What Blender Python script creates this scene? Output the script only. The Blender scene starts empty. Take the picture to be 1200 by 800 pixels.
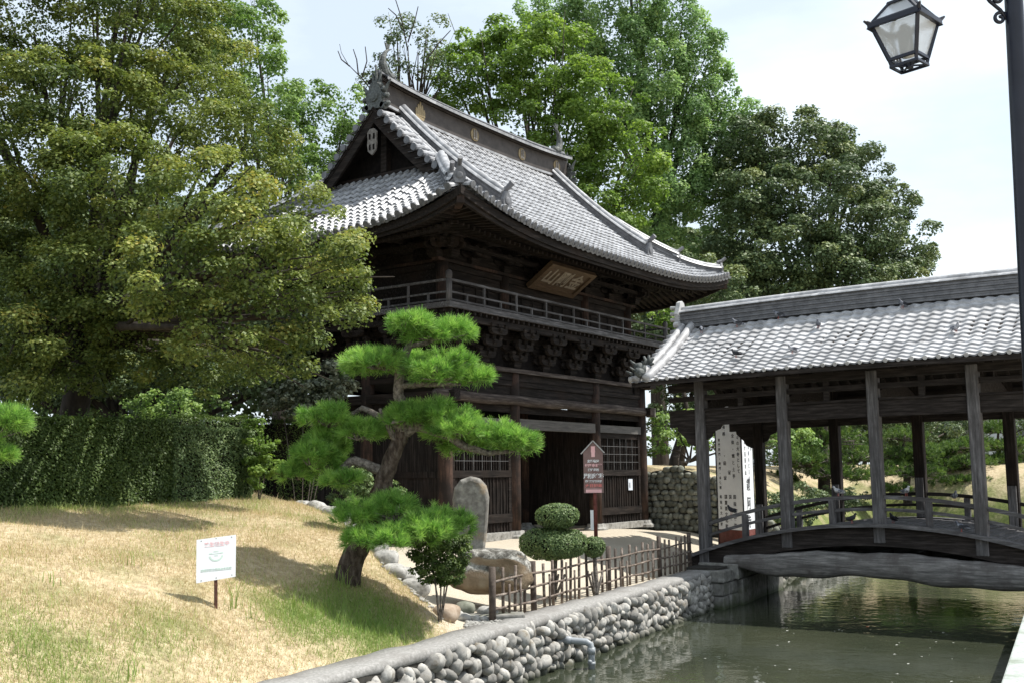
import bpy, math, random
import numpy as np
from mathutils import Vector, Matrix
random.seed(7); RNG = np.random.default_rng(11)
PI = math.pi
scn = bpy.context.scene
COL = scn.collection
# ------------------------------------------------------------------ camera
CAM_Z = 1.6
PITCH, ROLL, YAW, FPX = math.radians(7.096), math.radians(-.675), math.radians(34.87), 1264.7
Fv = np.array([math.cos(YAW)*math.cos(PITCH), math.sin(YAW)*math.cos(PITCH), math.sin(PITCH)])
_r = np.array([math.sin(YAW), -math.cos(YAW), 0.]); _u = np.cross(_r, Fv)
Rv = math.cos(ROLL)*_r + math.sin(ROLL)*_u; Uv = -math.sin(ROLL)*_r + math.cos(ROLL)*_u
camd = bpy.data.cameras.new('camera'); cam = bpy.data.objects.new('camera', camd); COL.objects.link(cam)
camd.sensor_width = 36; camd.lens = FPX/1200*36; camd.clip_start = .1; camd.clip_end = 2000
m = Matrix(((Rv[0], Uv[0], -Fv[0]), (Rv[1], Uv[1], -Fv[1]), (Rv[2], Uv[2], -Fv[2]))).to_4x4(); m.translation = (0, 0, CAM_Z)
cam.matrix_world = m; scn.camera = cam
C0 = np.array([0, 0, CAM_Z])
def at(px, py, D):                 # point seen at a photo position at depth D
    return C0 + (Fv + Rv*(px-600)/FPX - Uv*(py-400)/FPX)*D
# ------------------------------------------------------------------ world and sun
SUN_AZ, SUN_EL = math.radians(-47), math.radians(58)
w = bpy.data.worlds.new("World"); scn.world = w; w.use_nodes = True
nt = w.node_tree; nt.nodes.clear()
out = nt.nodes.new('ShaderNodeOutputWorld'); bg = nt.nodes.new('ShaderNodeBackground')
sky = nt.nodes.new('ShaderNodeTexSky'); sky.sky_type = 'NISHITA'; sky.sun_disc = False
sky.sun_elevation = SUN_EL; sky.sun_rotation = math.atan2(math.cos(SUN_AZ), math.sin(SUN_AZ))
sky.air_density = 1.0; sky.dust_density = 2.5; sky.ozone_density = 1.0
tc = nt.nodes.new('ShaderNodeTexCoord'); mp = nt.nodes.new('ShaderNodeMapping'); mp.inputs['Scale'].default_value = (1.4, 1.4, 4.2)
nz = nt.nodes.new('ShaderNodeTexNoise'); nz.inputs['Scale'].default_value = 1.6; nz.inputs['Detail'].default_value = 7; nz.inputs['Roughness'].default_value = .55
cr = nt.nodes.new('ShaderNodeValToRGB'); cr.color_ramp.elements[0].position = .40; cr.color_ramp.elements[1].position = .66
cr.color_ramp.elements[0].color = (.55, .55, .55, 1); cr.color_ramp.elements[1].color = (.95, .95, .95, 1)
mix = nt.nodes.new('ShaderNodeMixRGB'); mix.inputs['Color2'].default_value = (7.0, 7.8, 8.4, 1)
nt.links.new(tc.outputs['Generated'], mp.inputs['Vector']); nt.links.new(mp.outputs['Vector'], nz.inputs['Vector'])
nt.links.new(nz.outputs['Fac'], cr.inputs['Fac']); nt.links.new(cr.outputs['Color'], mix.inputs['Fac'])
nt.links.new(sky.outputs['Color'], mix.inputs['Color1']); nt.links.new(mix.outputs['Color'], bg.inputs['Color'])
bg.inputs['Strength'].default_value = .11; nt.links.new(bg.outputs['Background'], out.inputs['Surface'])
sd = bpy.data.lights.new('sun', 'SUN'); sd.energy = 4.6; sd.angle = math.radians(.55); sd.color = (1, .955, .88)
sun = bpy.data.objects.new('sun', sd); COL.objects.link(sun)
sv = Vector((math.cos(SUN_AZ)*math.cos(SUN_EL), math.sin(SUN_AZ)*math.cos(SUN_EL), math.sin(SUN_EL)))
sun.rotation_euler = sv.to_track_quat('Z', 'Y').to_euler(); sun.location = (20, 0, 30)
vs = scn.view_settings; vs.view_transform = 'Standard'; vs.look = 'None'; vs.gamma = 1; vs.use_curve_mapping = False; vs.exposure = .60
try:
    scn.cycles.max_bounces = 6; scn.cycles.transparent_max_bounces = 6; scn.cycles.diffuse_bounces = 3
    scn.cycles.caustics_reflective = False; scn.cycles.caustics_refractive = False
except Exception: pass
# ------------------------------------------------------------------ materials
MATS = {}
def newmat(name):
    mt = bpy.data.materials.new(name); mt.use_nodes = True; MATS[name] = mt
    return mt, mt.node_tree, mt.node_tree.nodes['Principled BSDF']
def N(nt, t, **k):
    n = nt.nodes.new(t)
    for a, b in k.items():
        if a in n.inputs: n.inputs[a].default_value = b
        else: setattr(n, a, b)
    return n
def ramp(nt, stops):
    r = nt.nodes.new('ShaderNodeValToRGB'); e = r.color_ramp.elements
    e[0].position, e[0].color = stops[0][0], (*stops[0][1], 1); e[1].position, e[1].color = stops[-1][0], (*stops[-1][1], 1)
    for p, c in stops[1:-1]:
        x = e.new(p); x.color = (*c, 1)
    return r
def noisemat(name, stops, scale=(1, 1, 1), nscale=4, detail=6, rough=.8, bump=.3, bdist=.02, spec=.3, second=None, metal=0, nrough=.6, cells=0, island=0):
    mt, t, b = newmat(name)
    geo = N(t, 'ShaderNodeNewGeometry'); mp = N(t, 'ShaderNodeMapping'); mp.inputs['Scale'].default_value = scale
    nz = N(t, 'ShaderNodeTexNoise', Scale=nscale, Detail=detail, Roughness=nrough)
    t.links.new(geo.outputs['Position'], mp.inputs['Vector']); t.links.new(mp.outputs['Vector'], nz.inputs['Vector'])
    r = ramp(t, stops); t.links.new(nz.outputs['Fac'], r.inputs['Fac']); colr = r.outputs['Color']
    if second:                       # (scale, colour, low, high): larger worn patches
        n2 = N(t, 'ShaderNodeTexNoise', Scale=second[0], Detail=5, Roughness=.65); t.links.new(geo.outputs['Position'], n2.inputs['Vector'])
        mr = N(t, 'ShaderNodeMapRange'); mr.inputs['From Min'].default_value = second[2]; mr.inputs['From Max'].default_value = second[3]
        mx = N(t, 'ShaderNodeMixRGB'); mx.inputs['Color2'].default_value = (*second[1], 1)
        t.links.new(n2.outputs['Fac'], mr.inputs['Value']); t.links.new(mr.outputs['Result'], mx.inputs['Fac'])
        t.links.new(colr, mx.inputs['Color1']); colr = mx.outputs['Color']
    if cells or island:              # tile to tile / stone to stone differences in tone
        mr2 = N(t, 'ShaderNodeMapRange')
        if cells:
            vo = N(t, 'ShaderNodeTexVoronoi', Scale=cells); t.links.new(geo.outputs['Position'], vo.inputs['Vector']); sp_ = N(t, 'ShaderNodeSeparateColor'); t.links.new(vo.outputs['Color'], sp_.inputs['Color']); t.links.new(sp_.outputs['Red'], mr2.inputs['Value'])
        else: t.links.new(geo.outputs['Random Per Island'], mr2.inputs['Value'])
        k_ = .22 if cells else island; mr2.inputs['To Min'].default_value = 1-k_; mr2.inputs['To Max'].default_value = 1+k_
        hv = N(t, 'ShaderNodeHueSaturation'); t.links.new(mr2.outputs['Result'], hv.inputs['Value']); t.links.new(colr, hv.inputs['Color']); colr = hv.outputs['Color']
    t.links.new(colr, b.inputs['Base Color'])
    b.inputs['Roughness'].default_value = rough; b.inputs['Specular IOR Level'].default_value = spec; b.inputs['Metallic'].default_value = metal
    if bump:
        bp = N(t, 'ShaderNodeBump', Strength=bump, Distance=bdist); t.links.new(nz.outputs['Fac'], bp.inputs['Height']); t.links.new(bp.outputs['Normal'], b.inputs['Normal'])
    return mt
def wood(name, a, b, c, axis, **k):
    s = [9, 9, 9]; s['xyz'.index(axis)] = .7
    return noisemat(name, [(.3, a), (.5, b), (.72, c)], scale=s, nscale=2.2, detail=8, bump=.5, bdist=.012, nrough=.7, **k)
for ax in 'xyz':
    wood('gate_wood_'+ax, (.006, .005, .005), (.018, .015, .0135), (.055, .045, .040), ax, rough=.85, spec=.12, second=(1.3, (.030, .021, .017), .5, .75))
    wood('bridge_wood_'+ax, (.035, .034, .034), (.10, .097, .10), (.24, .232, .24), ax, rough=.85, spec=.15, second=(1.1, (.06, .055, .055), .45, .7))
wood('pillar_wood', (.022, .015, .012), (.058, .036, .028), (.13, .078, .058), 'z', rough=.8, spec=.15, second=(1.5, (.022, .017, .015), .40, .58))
wood('log_wood', (.02, .017, .016), (.065, .052, .046), (.19, .165, .145), 'x', rough=.85, spec=.15)
wood('old_plank', (.06, .058, .056), (.11, .105, .10), (.17, .16, .15), 'x', rough=.85)
wood('girder_wood', (.05, .048, .046), (.15, .143, .138), (.32, .305, .29), 'y', rough=.85, second=(1.6, (.09, .08, .075), .45, .65))
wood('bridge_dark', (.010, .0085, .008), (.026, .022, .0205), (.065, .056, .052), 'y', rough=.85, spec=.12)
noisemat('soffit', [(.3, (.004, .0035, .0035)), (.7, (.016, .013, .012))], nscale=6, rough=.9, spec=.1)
noisemat('tile', [(.3, (.20, .205, .22)), (.5, (.30, .305, .32)), (.72, (.42, .425, .44))], nscale=5, detail=8, rough=.45, bump=.15, bdist=.01, spec=.5, second=(2.3, (.15, .152, .16), .54, .72), cells=4.2)
noisemat('tile_dark', [(.3, (.07, .072, .08)), (.7, (.17, .172, .185))], nscale=7, rough=.5, spec=.5, bump=.3)
noisemat('tile_bridge', [(.3, (.26, .26, .27)), (.5, (.38, .38, .39)), (.72, (.52, .52, .53))], nscale=4, detail=8, rough=.55, bump=.15, bdist=.01, spec=.4, second=(1.9, (.20, .20, .205), .56, .74), cells=4)
noisemat('ridge_pale', [(.3, (.3, .3, .3)), (.7, (.5, .5, .5))], nscale=9, rough=.6)
noisemat('ridge_panel', [(.3, (.035, .03, .028)), (.7, (.065, .056, .052))], nscale=5, rough=.6)
noisemat('gold', [(.3, (.18, .135, .07)), (.7, (.30, .24, .14))], nscale=30, rough=.5)
noisemat('bleached_wood', [(.3, (.10, .09, .08)), (.7, (.24, .22, .20))], nscale=12)
noisemat('plaque_wood', [(.3, (.075, .048, .029)), (.7, (.145, .098, .062))], scale=(1, 6, 6), nscale=4, rough=.6)
noisemat('plaque_text', [(.3, (.25, .21, .16)), (.7, (.36, .31, .25))], nscale=10)
noisemat('stone_light', [(.3, (.15, .148, .14)), (.5, (.29, .285, .27)), (.72, (.46, .455, .43))], nscale=11, detail=9, rough=.85, bump=.5, bdist=.01, second=(5.5, (.13, .125, .11), .52, .66), island=.38)
noisemat('stele_stone', [(.3, (.09, .085, .075)), (.5, (.18, .17, .155)), (.7, (.34, .33, .30))], nscale=7, detail=10, rough=.9, bump=.6, bdist=.02, second=(2.5, (.30, .22, .13), .55, .75))
noisemat('base_rock', [(.3, (.05, .045, .04)), (.5, (.14, .12, .095)), (.7, (.38, .37, .34))], nscale=4.5, detail=10, rough=.9, bump=.8, bdist=.05, second=(1.4, (.24, .15, .075), .46, .62))
noisemat('concrete', [(.3, (.19, .185, .175)), (.5, (.25, .245, .235)), (.72, (.36, .35, .34))], nscale=22, detail=9, rough=.9, bump=.6, bdist=.01, second=(1.2, (.17, .16, .15), .48, .7))
noisemat('kerb_pale', [(.3, (.27, .30, .28)), (.5, (.36, .39, .37)), (.7, (.44, .47, .44))], nscale=24, detail=9, rough=.9, bump=.6, bdist=.008, second=(2.2, (.22, .25, .21), .48, .66))
noisemat('ashlar', [(.3, (.11, .105, .095)), (.5, (.20, .195, .18)), (.72, (.32, .31, .29))], nscale=7, detail=9, rough=.9, bump=.7, bdist=.02, second=(2, (.09, .10, .06), .5, .7))
noisemat('mortar', [(.3, (.025, .023, .02)), (.7, (.06, .057, .05))], nscale=9, rough=.95)
noisemat('bark', [(.35, (.028, .02, .015)), (.5, (.07, .052, .04)), (.7, (.15, .125, .105))], scale=(1, 1, .45), nscale=16, detail=7, rough=.95, bump=1, bdist=.03)
noisemat('bark_branch', [(.35, (.06, .05, .042)), (.7, (.27, .24, .21))], nscale=22, detail=7, rough=.95, bump=.8, bdist=.02)
noisemat('bark_dark', [(.3, (.02, .016, .013)), (.7, (.07, .058, .048))], scale=(1, 1, .3), nscale=8, rough=.95, bump=.6)
noisemat('bamboo', [(.3, (.06, .045, .034)), (.5, (.13, .10, .08)), (.7, (.27, .23, .20))], nscale=11, rough=.7)
noisemat('fence_wood', [(.3, (.04, .03, .025)), (.7, (.12, .095, .08))], nscale=14, rough=.85)
noisemat('black_metal', [(.3, (.006, .008, .018)), (.7, (.011, .014, .028))], nscale=6, rough=.35, spec=.4, bump=.1)
noisemat('chipped_paint', [(.3, (.35, .34, .34)), (.7, (.6, .58, .58))], nscale=30, rough=.8)
noisemat('pvc', [(.3, (.22, .24, .26)), (.7, (.32, .34, .36))], nscale=9, rough=.4)
noisemat('red_paint', [(.3, (.10, .028, .022)), (.7, (.19, .06, .05))], nscale=9, rough=.6)
noisemat('sign_white', [(.3, (.70, .72, .75)), (.7, (.8, .82, .84))], nscale=3, rough=.5, bump=0)
noisemat('sign_brown', [(.3, (.16, .10, .095)), (.7, (.24, .16, .15))], nscale=5, rough=.5, bump=0)
noisemat('ink_black', [(.3, (.015, .015, .02)), (.7, (.03, .03, .035))], nscale=5, rough=.6, bump=0)
noisemat('ink_grey', [(.3, (.22, .23, .26)), (.7, (.34, .35, .38))], nscale=5, rough=.6, bump=0)
noisemat('ink_pink', [(.3, (.78, .45, .47)), (.7, (.84, .54, .56))], nscale=5, rough=.6, bump=0)
noisemat('ink_red', [(.3, (.62, .16, .15)), (.7, (.7, .24, .22))], nscale=5, rough=.6, bump=0)
noisemat('ink_green', [(.3, (.50, .63, .57)), (.7, (.58, .70, .63))], nscale=5, rough=.6, bump=0)
noisemat('rust', [(.3, (.05, .022, .016)), (.7, (.13, .055, .035))], nscale=20, rough=.85)
noisemat('wire', [(.3, (.11, .11, .11)), (.7, (.18, .18, .18))], nscale=9, rough=.5, bump=0)
noisemat('pigeon_grey', [(.35, (.035, .038, .05)), (.55, (.16, .17, .20)), (.7, (.30, .31, .34))], nscale=14, rough=.7, bump=.1)
noisemat('pigeon_pale', [(.35, (.05, .055, .07)), (.5, (.34, .35, .38)), (.7, (.6, .6, .62))], nscale=13, rough=.7, bump=.1)
noisemat('pigeon_dark', [(.3, (.012, .013, .018)), (.7, (.04, .042, .05))], nscale=13, rough=.6, bump=.1)
noisemat('pigeon_leg', [(.3, (.3, .08, .07)), (.7, (.4, .12, .1))], nscale=13, rough=.6, bump=0)
noisemat('koi_orange', [(.45, (.45, .14, .05)), (.55, (.55, .42, .32))], nscale=9, rough=.3, bump=0)
noisemat('house_wall', [(.3, (.35, .40, .45)), (.7, (.42, .48, .54))], nscale=1, rough=.8, bump=.1)
noisemat('house_glass', [(.3, (.05, .06, .07)), (.7, (.09, .1, .11))], nscale=1, rough=.15, bump=0)
noisemat('poster_paper', [(.3, (.62, .68, .78)), (.7, (.74, .78, .84))], nscale=9, rough=.6, bump=0)
noisemat('poster_dim', [(.35, (.08, .07, .08)), (.5, (.22, .12, .10)), (.65, (.35, .32, .34))], nscale=16, detail=2, rough=.6, bump=0)
noisemat('floating_white', [(.3, (.6, .6, .56)), (.7, (.8, .8, .76))], nscale=9, rough=.7, bump=0)
noisemat('mask_tile', [(.3, (.025, .03, .03)), (.7, (.13, .14, .135))], nscale=16, rough=.6, bump=.4)
def mat_glass():
    mt, t, b = newmat('frosted_glass'); b.inputs['Base Color'].default_value = (.8, .83, .86, 1); b.inputs['Roughness'].default_value = .6
    b.inputs['Transmission Weight'].default_value = .55; b.inputs['IOR'].default_value = 1.1
mat_glass()
def mat_water():
    mt, t, b = newmat('water')
    b.inputs['Base Color'].default_value = (.060, .072, .040, 1); b.inputs['Roughness'].default_value = .035; b.inputs['IOR'].default_value = 1.33
    b.inputs['Specular IOR Level'].default_value = .6
    g = N(t, 'ShaderNodeNewGeometry'); mp = N(t, 'ShaderNodeMapping'); mp.inputs['Scale'].default_value = (1, 1.0, 1); mp.inputs['Rotation'].default_value = (0, 0, .6)
    n1 = N(t, 'ShaderNodeTexNoise', Scale=2.6, Detail=3, Roughness=.55, Distortion=.4)
    n2 = N(t, 'ShaderNodeTexNoise', Scale=.35, Detail=3)
    t.links.new(g.outputs['Position'], mp.inputs['Vector']); t.links.new(mp.outputs['Vector'], n1.inputs['Vector']); t.links.new(g.outputs['Position'], n2.inputs['Vector'])
    mm = N(t, 'ShaderNodeMath', operation='MULTIPLY'); t.links.new(n1.outputs['Fac'], mm.inputs[0]); t.links.new(n2.outputs['Fac'], mm.inputs[1])
    bp = N(t, 'ShaderNodeBump', Strength=.28, Distance=.05); t.links.new(mm.outputs[0], bp.inputs['Height']); t.links.new(bp.outputs['Normal'], b.inputs['Normal'])
    r = ramp(t, [(.35, (.030, .037, .024)), (.65, (.054, .060, .038))]); t.links.new(n2.outputs['Fac'], r.inputs['Fac']); t.links.new(r.outputs['Color'], b.inputs['Base Color'])
mat_water()
def wet_foot(name, z0, z1, colour):   # dark wet and mossy band that the moat leaves on the foot of its walls
    t = MATS[name].node_tree; b = t.nodes['Principled BSDF']; src = b.inputs['Base Color'].links[0].from_socket
    g = N(t, 'ShaderNodeNewGeometry'); sp_ = N(t, 'ShaderNodeSeparateXYZ'); nz = N(t, 'ShaderNodeTexNoise', Scale=5, Detail=5); t.links.new(g.outputs['Position'], sp_.inputs[0]); t.links.new(g.outputs['Position'], nz.inputs['Vector'])
    ad = N(t, 'ShaderNodeMath', operation='MULTIPLY_ADD'); ad.inputs[1].default_value = -.16; t.links.new(nz.outputs['Fac'], ad.inputs[0]); t.links.new(sp_.outputs['Z'], ad.inputs[2])
    mr = N(t, 'ShaderNodeMapRange'); mr.inputs['From Min'].default_value = z0-.08; mr.inputs['From Max'].default_value = z1-.08; mr.inputs['To Min'].default_value = .85; mr.inputs['To Max'].default_value = 0; t.links.new(ad.outputs[0], mr.inputs['Value'])
    mx = N(t, 'ShaderNodeMixRGB'); mx.inputs[2].default_value = (*colour, 1); t.links.new(mr.outputs[0], mx.inputs['Fac']); t.links.new(src, mx.inputs[1]); t.links.new(mx.outputs[0], b.inputs['Base Color'])
noisemat('cobble', [(.3, (.16, .155, .145)), (.5, (.30, .29, .27)), (.72, (.47, .46, .43))], nscale=12, detail=9, rough=.85, bump=.5, bdist=.01, second=(6, (.15, .13, .10), .52, .68), island=.42)
wet_foot('cobble', -1.42, -1.30, (.045, .050, .030)); wet_foot('ashlar', -1.42, -1.27, (.04, .055, .02))
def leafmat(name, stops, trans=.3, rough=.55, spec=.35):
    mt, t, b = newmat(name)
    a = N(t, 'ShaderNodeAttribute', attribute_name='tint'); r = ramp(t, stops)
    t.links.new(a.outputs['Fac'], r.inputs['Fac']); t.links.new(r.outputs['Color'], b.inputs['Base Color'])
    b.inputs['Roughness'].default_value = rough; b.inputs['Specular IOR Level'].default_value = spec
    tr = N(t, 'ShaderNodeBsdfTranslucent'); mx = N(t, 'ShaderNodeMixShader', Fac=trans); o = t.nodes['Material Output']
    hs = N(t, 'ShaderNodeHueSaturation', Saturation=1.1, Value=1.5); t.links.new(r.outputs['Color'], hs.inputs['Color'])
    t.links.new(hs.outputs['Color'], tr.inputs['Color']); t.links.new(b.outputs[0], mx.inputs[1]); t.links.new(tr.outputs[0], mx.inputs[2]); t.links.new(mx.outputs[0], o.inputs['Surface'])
leafmat('leaf_olive', [(0, (0.037, 0.069, 0.019)), (.5, (0.141, 0.185, 0.045)), (.8, (0.268, 0.303, 0.080)), (1, (0.362, 0.309, 0.080))])
leafmat('leaf_bright', [(0, (0.058, 0.110, 0.020)), (.5, (0.155, 0.244, 0.052)), (1, (0.321, 0.426, 0.091))], trans=.4)
leafmat('leaf_mid', [(0, (0.065, 0.128, 0.037)), (.5, (0.171, 0.267, 0.075)), (1, (0.364, 0.470, 0.140))], trans=.35)
leafmat('leaf_conifer', [(0, (0.087, 0.158, 0.064)), (.5, (0.205, 0.319, 0.123)), (1, (0.405, 0.520, 0.189))], trans=.38)
leafmat('leaf_dark', [(0, (0.039, 0.067, 0.028)), (.5, (0.107, 0.156, 0.067)), (1, (0.262, 0.297, 0.107))], trans=.2)
leafmat('leaf_hedge', [(0, (.032, .056, .014)), (.5, (.085, .135, .034)), (1, (.20, .26, .065))], trans=.3, rough=.55)
leafmat('leaf_box', [(0, (0.041, 0.074, 0.027)), (.5, (0.115, 0.176, 0.061)), (1, (0.270, 0.324, 0.121))], trans=.2)
leafmat('leaf_grey', [(0, (.04, .055, .03)), (.5, (.12, .14, .09)), (1, (.28, .30, .22))], trans=.15, rough=.35)
leafmat('needle', [(0, (.085, .080, .03)), (.18, (.055, .125, .025)), (.5, (.145, .30, .060)), (1, (.34, .52, .13))], trans=.38)
leafmat('needle_far', [(0, (.03, .06, .018)), (.5, (.085, .15, .035)), (1, (.19, .27, .06))], trans=.25)
leafmat('grass_blade', [(0, (.42, .33, .20)), (.35, (.50, .42, .25)), (.6, (.30, .34, .11)), (1, (.14, .26, .05))], trans=.3, rough=.7)
def mat_ground():
    mt, t, b = newmat('ground_soil')
    g = N(t, 'ShaderNodeNewGeometry'); a = N(t, 'ShaderNodeAttribute', attribute_name='zone')
    n1 = N(t, 'ShaderNodeTexNoise', Scale=9, Detail=10, Roughness=.7); n2 = N(t, 'ShaderNodeTexNoise', Scale=1.1, Detail=6, Roughness=.6)
    n3 = N(t, 'ShaderNodeTexNoise', Scale=60, Detail=4)
    for n in (n1, n2, n3): t.links.new(g.outputs['Position'], n.inputs['Vector'])
    dry = ramp(t, [(.3, (.22, .17, .11)), (.5, (.42, .34, .22)), (.7, (.56, .48, .34))]); t.links.new(n1.outputs['Fac'], dry.inputs['Fac'])
    grn = ramp(t, [(.3, (.07, .10, .03)), (.7, (.21, .23, .08))]); t.links.new(n1.outputs['Fac'], grn.inputs['Fac'])
    snd = ramp(t, [(.3, (.33, .28, .21)), (.5, (.45, .40, .32)), (.7, (.55, .51, .43))]); t.links.new(n3.outputs['Fac'], snd.inputs['Fac'])
    sep = N(t, 'ShaderNodeSeparateColor'); t.links.new(a.outputs['Color'], sep.inputs['Color'])
    # red channel: green grass share, green channel: sand share, blue channel: dark leaf mould
    ad = N(t, 'ShaderNodeMath', operation='ADD'); sb = N(t, 'ShaderNodeMath', operation='MULTIPLY_ADD'); sb.inputs[1].default_value = 2.6; sb.inputs[2].default_value = -1.33
    t.links.new(n2.outputs['Fac'], sb.inputs[0]); t.links.new(sep.outputs['Red'], ad.inputs[0]); t.links.new(sb.outputs[0], ad.inputs[1])
    ad.use_clamp = True
    m1 = N(t, 'ShaderNodeMixRGB'); t.links.new(ad.outputs[0], m1.inputs['Fac']); t.links.new(dry.outputs[0], m1.inputs[1]); t.links.new(grn.outputs[0], m1.inputs[2])
    m2 = N(t, 'ShaderNodeMixRGB'); t.links.new(sep.outputs['Green'], m2.inputs['Fac']); t.links.new(m1.outputs[0], m2.inputs[1]); t.links.new(snd.outputs[0], m2.inputs[2])
    m3 = N(t, 'ShaderNodeMixRGB'); t.links.new(sep.outputs['Blue'], m3.inputs['Fac']); t.links.new(m2.outputs[0], m3.inputs[1]); m3.inputs[2].default_value = (.06, .05, .03, 1)
    t.links.new(m3.outputs[0], b.inputs['Base Color']); b.inputs['Roughness'].default_value = .95; b.inputs['Specular IOR Level'].default_value = .1
    bp = N(t, 'ShaderNodeBump', Strength=.7, Distance=.03); t.links.new(n1.outputs['Fac'], bp.inputs['Height']); t.links.new(bp.outputs['Normal'], b.inputs['Normal'])
mat_ground()
# ------------------------------------------------------------------ mesh helpers
def finish(name, me, mat, parent=None, smooth=False, loc=None):
    me.name = name
    for mm in (mat if isinstance(mat, (list, tuple)) else [mat]): me.materials.append(MATS[mm] if isinstance(mm, str) else mm)
    o = bpy.data.objects.new(name, me); COL.objects.link(o)
    if parent is not None:
        o.parent = parent      # parts are built in world coordinates; a root that is to be copied is built at the origin first
        if parent.type == 'EMPTY': o.matrix_parent_inverse = Matrix.Translation(parent.location).inverted()
    if smooth: me.shade_smooth()
    return o
class MB:
    """collects boxes, bars, tubes and grids in world (or local) coordinates"""
    def __init__(s, M=None): s.v = []; s.f = []; s.mi = []; s.M = M; s.m = 0
    def add(s, vs, fs):
        b = len(s.v)
        if s.M is not None: vs = [s.M @ Vector(p) for p in vs]
        s.v.extend([tuple(map(float, p)) for p in vs]); s.f.extend([tuple(b+i for i in f) for f in fs]); s.mi.extend([s.m]*len(fs))
    def box(s, x0, x1, y0, y1, z0, z1, j=0):
        p = [(x, y, z) for z in (z0, z1) for y in (y0, y1) for x in (x0, x1)]
        if j: p = [tuple(a+random.uniform(-j, j) for a in q) for q in p]
        s.add(p, [(0, 2, 3, 1), (4, 5, 7, 6), (0, 1, 5, 4), (1, 3, 7, 5), (3, 2, 6, 7), (2, 0, 4, 6)])
    def bar(s, a, b, w, h, up=(0, 0, 1)):
        a, b = Vector(a), Vector(b); d = (b-a).normalized(); u = Vector(up); r = d.cross(u)
        if r.length < 1e-4: r = d.cross(Vector((1, 0, 0)))
        r.normalize(); u = r.cross(d)
        p = [e + r*sx*w/2 + u*sz*h/2 for e in (a, b) for sz in (-1, 1) for sx in (-1, 1)]
        s.add(p, [(0, 1, 3, 2), (4, 6, 7, 5), (0, 4, 5, 1), (1, 5, 7, 3), (3, 7, 6, 2), (2, 6, 4, 0)])
    def tube(s, pts, rad, n=8, cap=True):
        pts = [Vector(p) for p in pts]; k = len(pts); rad = rad if isinstance(rad, (list, tuple)) else [rad]*k
        vs = []; prev = None
        for i, p in enumerate(pts):
            d = (pts[min(i+1, k-1)]-pts[max(i-1, 0)]).normalized()
            if prev is None: prev = d.orthogonal().normalized()
            prev = (prev - d*prev.dot(d)).normalized(); q = d.cross(prev)
            vs += [p + (prev*math.cos(2*PI*j/n)+q*math.sin(2*PI*j/n))*rad[i] for j in range(n)]
        fs = [(i*n+j, i*n+(j+1) % n, (i+1)*n+(j+1) % n, (i+1)*n+j) for i in range(k-1) for j in range(n)]
        if cap: fs += [tuple(range(n-1, -1, -1)), tuple((k-1)*n+j for j in range(n))]
        s.add(vs, fs)
    def lathe(s, c, prof, n=12, ax=(0, 0, 1)):
        ax = Vector(ax).normalized(); p = ax.orthogonal().normalized(); q = ax.cross(p); c = Vector(c); vs = []
        for r, h in prof: vs += [c + ax*h + (p*math.cos(2*PI*j/n)+q*math.sin(2*PI*j/n))*r for j in range(n)]
        k = len(prof); fs = [(i*n+j, i*n+(j+1) % n, (i+1)*n+(j+1) % n, (i+1)*n+j) for i in range(k-1) for j in range(n)]
        fs += [tuple(range(n-1, -1, -1)), tuple((k-1)*n+j for j in range(n))]
        s.add(vs, fs)
    def grid(s, A):
        R, Cn = len(A), len(A[0]); s.add([p for r in A for p in r], [(i*Cn+j, i*Cn+j+1, (i+1)*Cn+j+1, (i+1)*Cn+j) for i in range(R-1) for j in range(Cn-1)])
    def prism(s, poly, o, ex, ey, ez, th):      # polygon in plane (o, ex, ey) pushed along ez by th
        o, ex, ey, ez = map(Vector, (o, ex, ey, ez)); n = len(poly)
        vs = [o+ex*a+ey*b for a, b in poly]+[o+ex*a+ey*b+ez*th for a, b in poly]
        s.add(vs, [tuple(range(n))[::-1], tuple(range(n, 2*n))]+[(i, (i+1) % n, n+(i+1) % n, n+i) for i in range(n)])
    def build(s, name, mat, parent=None, smooth=False):
        me = bpy.data.meshes.new(name); me.from_pydata(s.v, [], s.f)
        o = finish(name, me, mat, parent, smooth)
        if any(s.mi): me.polygons.foreach_set('material_index', s.mi)
        me.update()
        return o
def empty(name, loc=(0, 0, 0), rz=0):
    o = bpy.data.objects.new(name, None); COL.objects.link(o); o.location = loc; o.rotation_euler = (0, 0, rz); o.empty_display_size = .2
    return o
def tag(o, label, cat, group=None, kind=None):
    o['label'] = label; o['category'] = cat
    if group: o['group'] = group
    if kind: o['kind'] = kind
    return o
def wempty(name, loc):              # thing whose parts are built in world coordinates
    return empty(name, loc)
def copy_tree(o, parent=None):
    c = o.copy(); COL.objects.link(c)
    if parent is not None: c.parent = parent
    for ch in [x for x in COL.objects if x.parent is o]: copy_tree(ch, c)
    return c
def quads_np(name, V, mat, parent=None, tint=None, smooth=False, tri=False):
    k = 3 if tri else 4; n = len(V)//k
    me = bpy.data.meshes.new(name); me.vertices.add(n*k); me.vertices.foreach_set('co', np.ascontiguousarray(V, dtype=np.float32).ravel())
    me.loops.add(n*k); me.loops.foreach_set('vertex_index', np.arange(n*k, dtype=np.int32))
    me.polygons.add(n); me.polygons.foreach_set('loop_start', np.arange(0, n*k, k, dtype=np.int32)); me.polygons.foreach_set('loop_total', np.full(n, k, dtype=np.int32))
    me.update(calc_edges=True)
    if tint is not None:
        a = me.attributes.new('tint', 'FLOAT', 'POINT'); a.data.foreach_set('value', np.repeat(np.clip(tint, 0, 1), k).astype(np.float32))
    return finish(name, me, mat, parent, smooth)
def nrm(a): return a/np.maximum(np.linalg.norm(a, axis=-1, keepdims=True), 1e-9)
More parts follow.
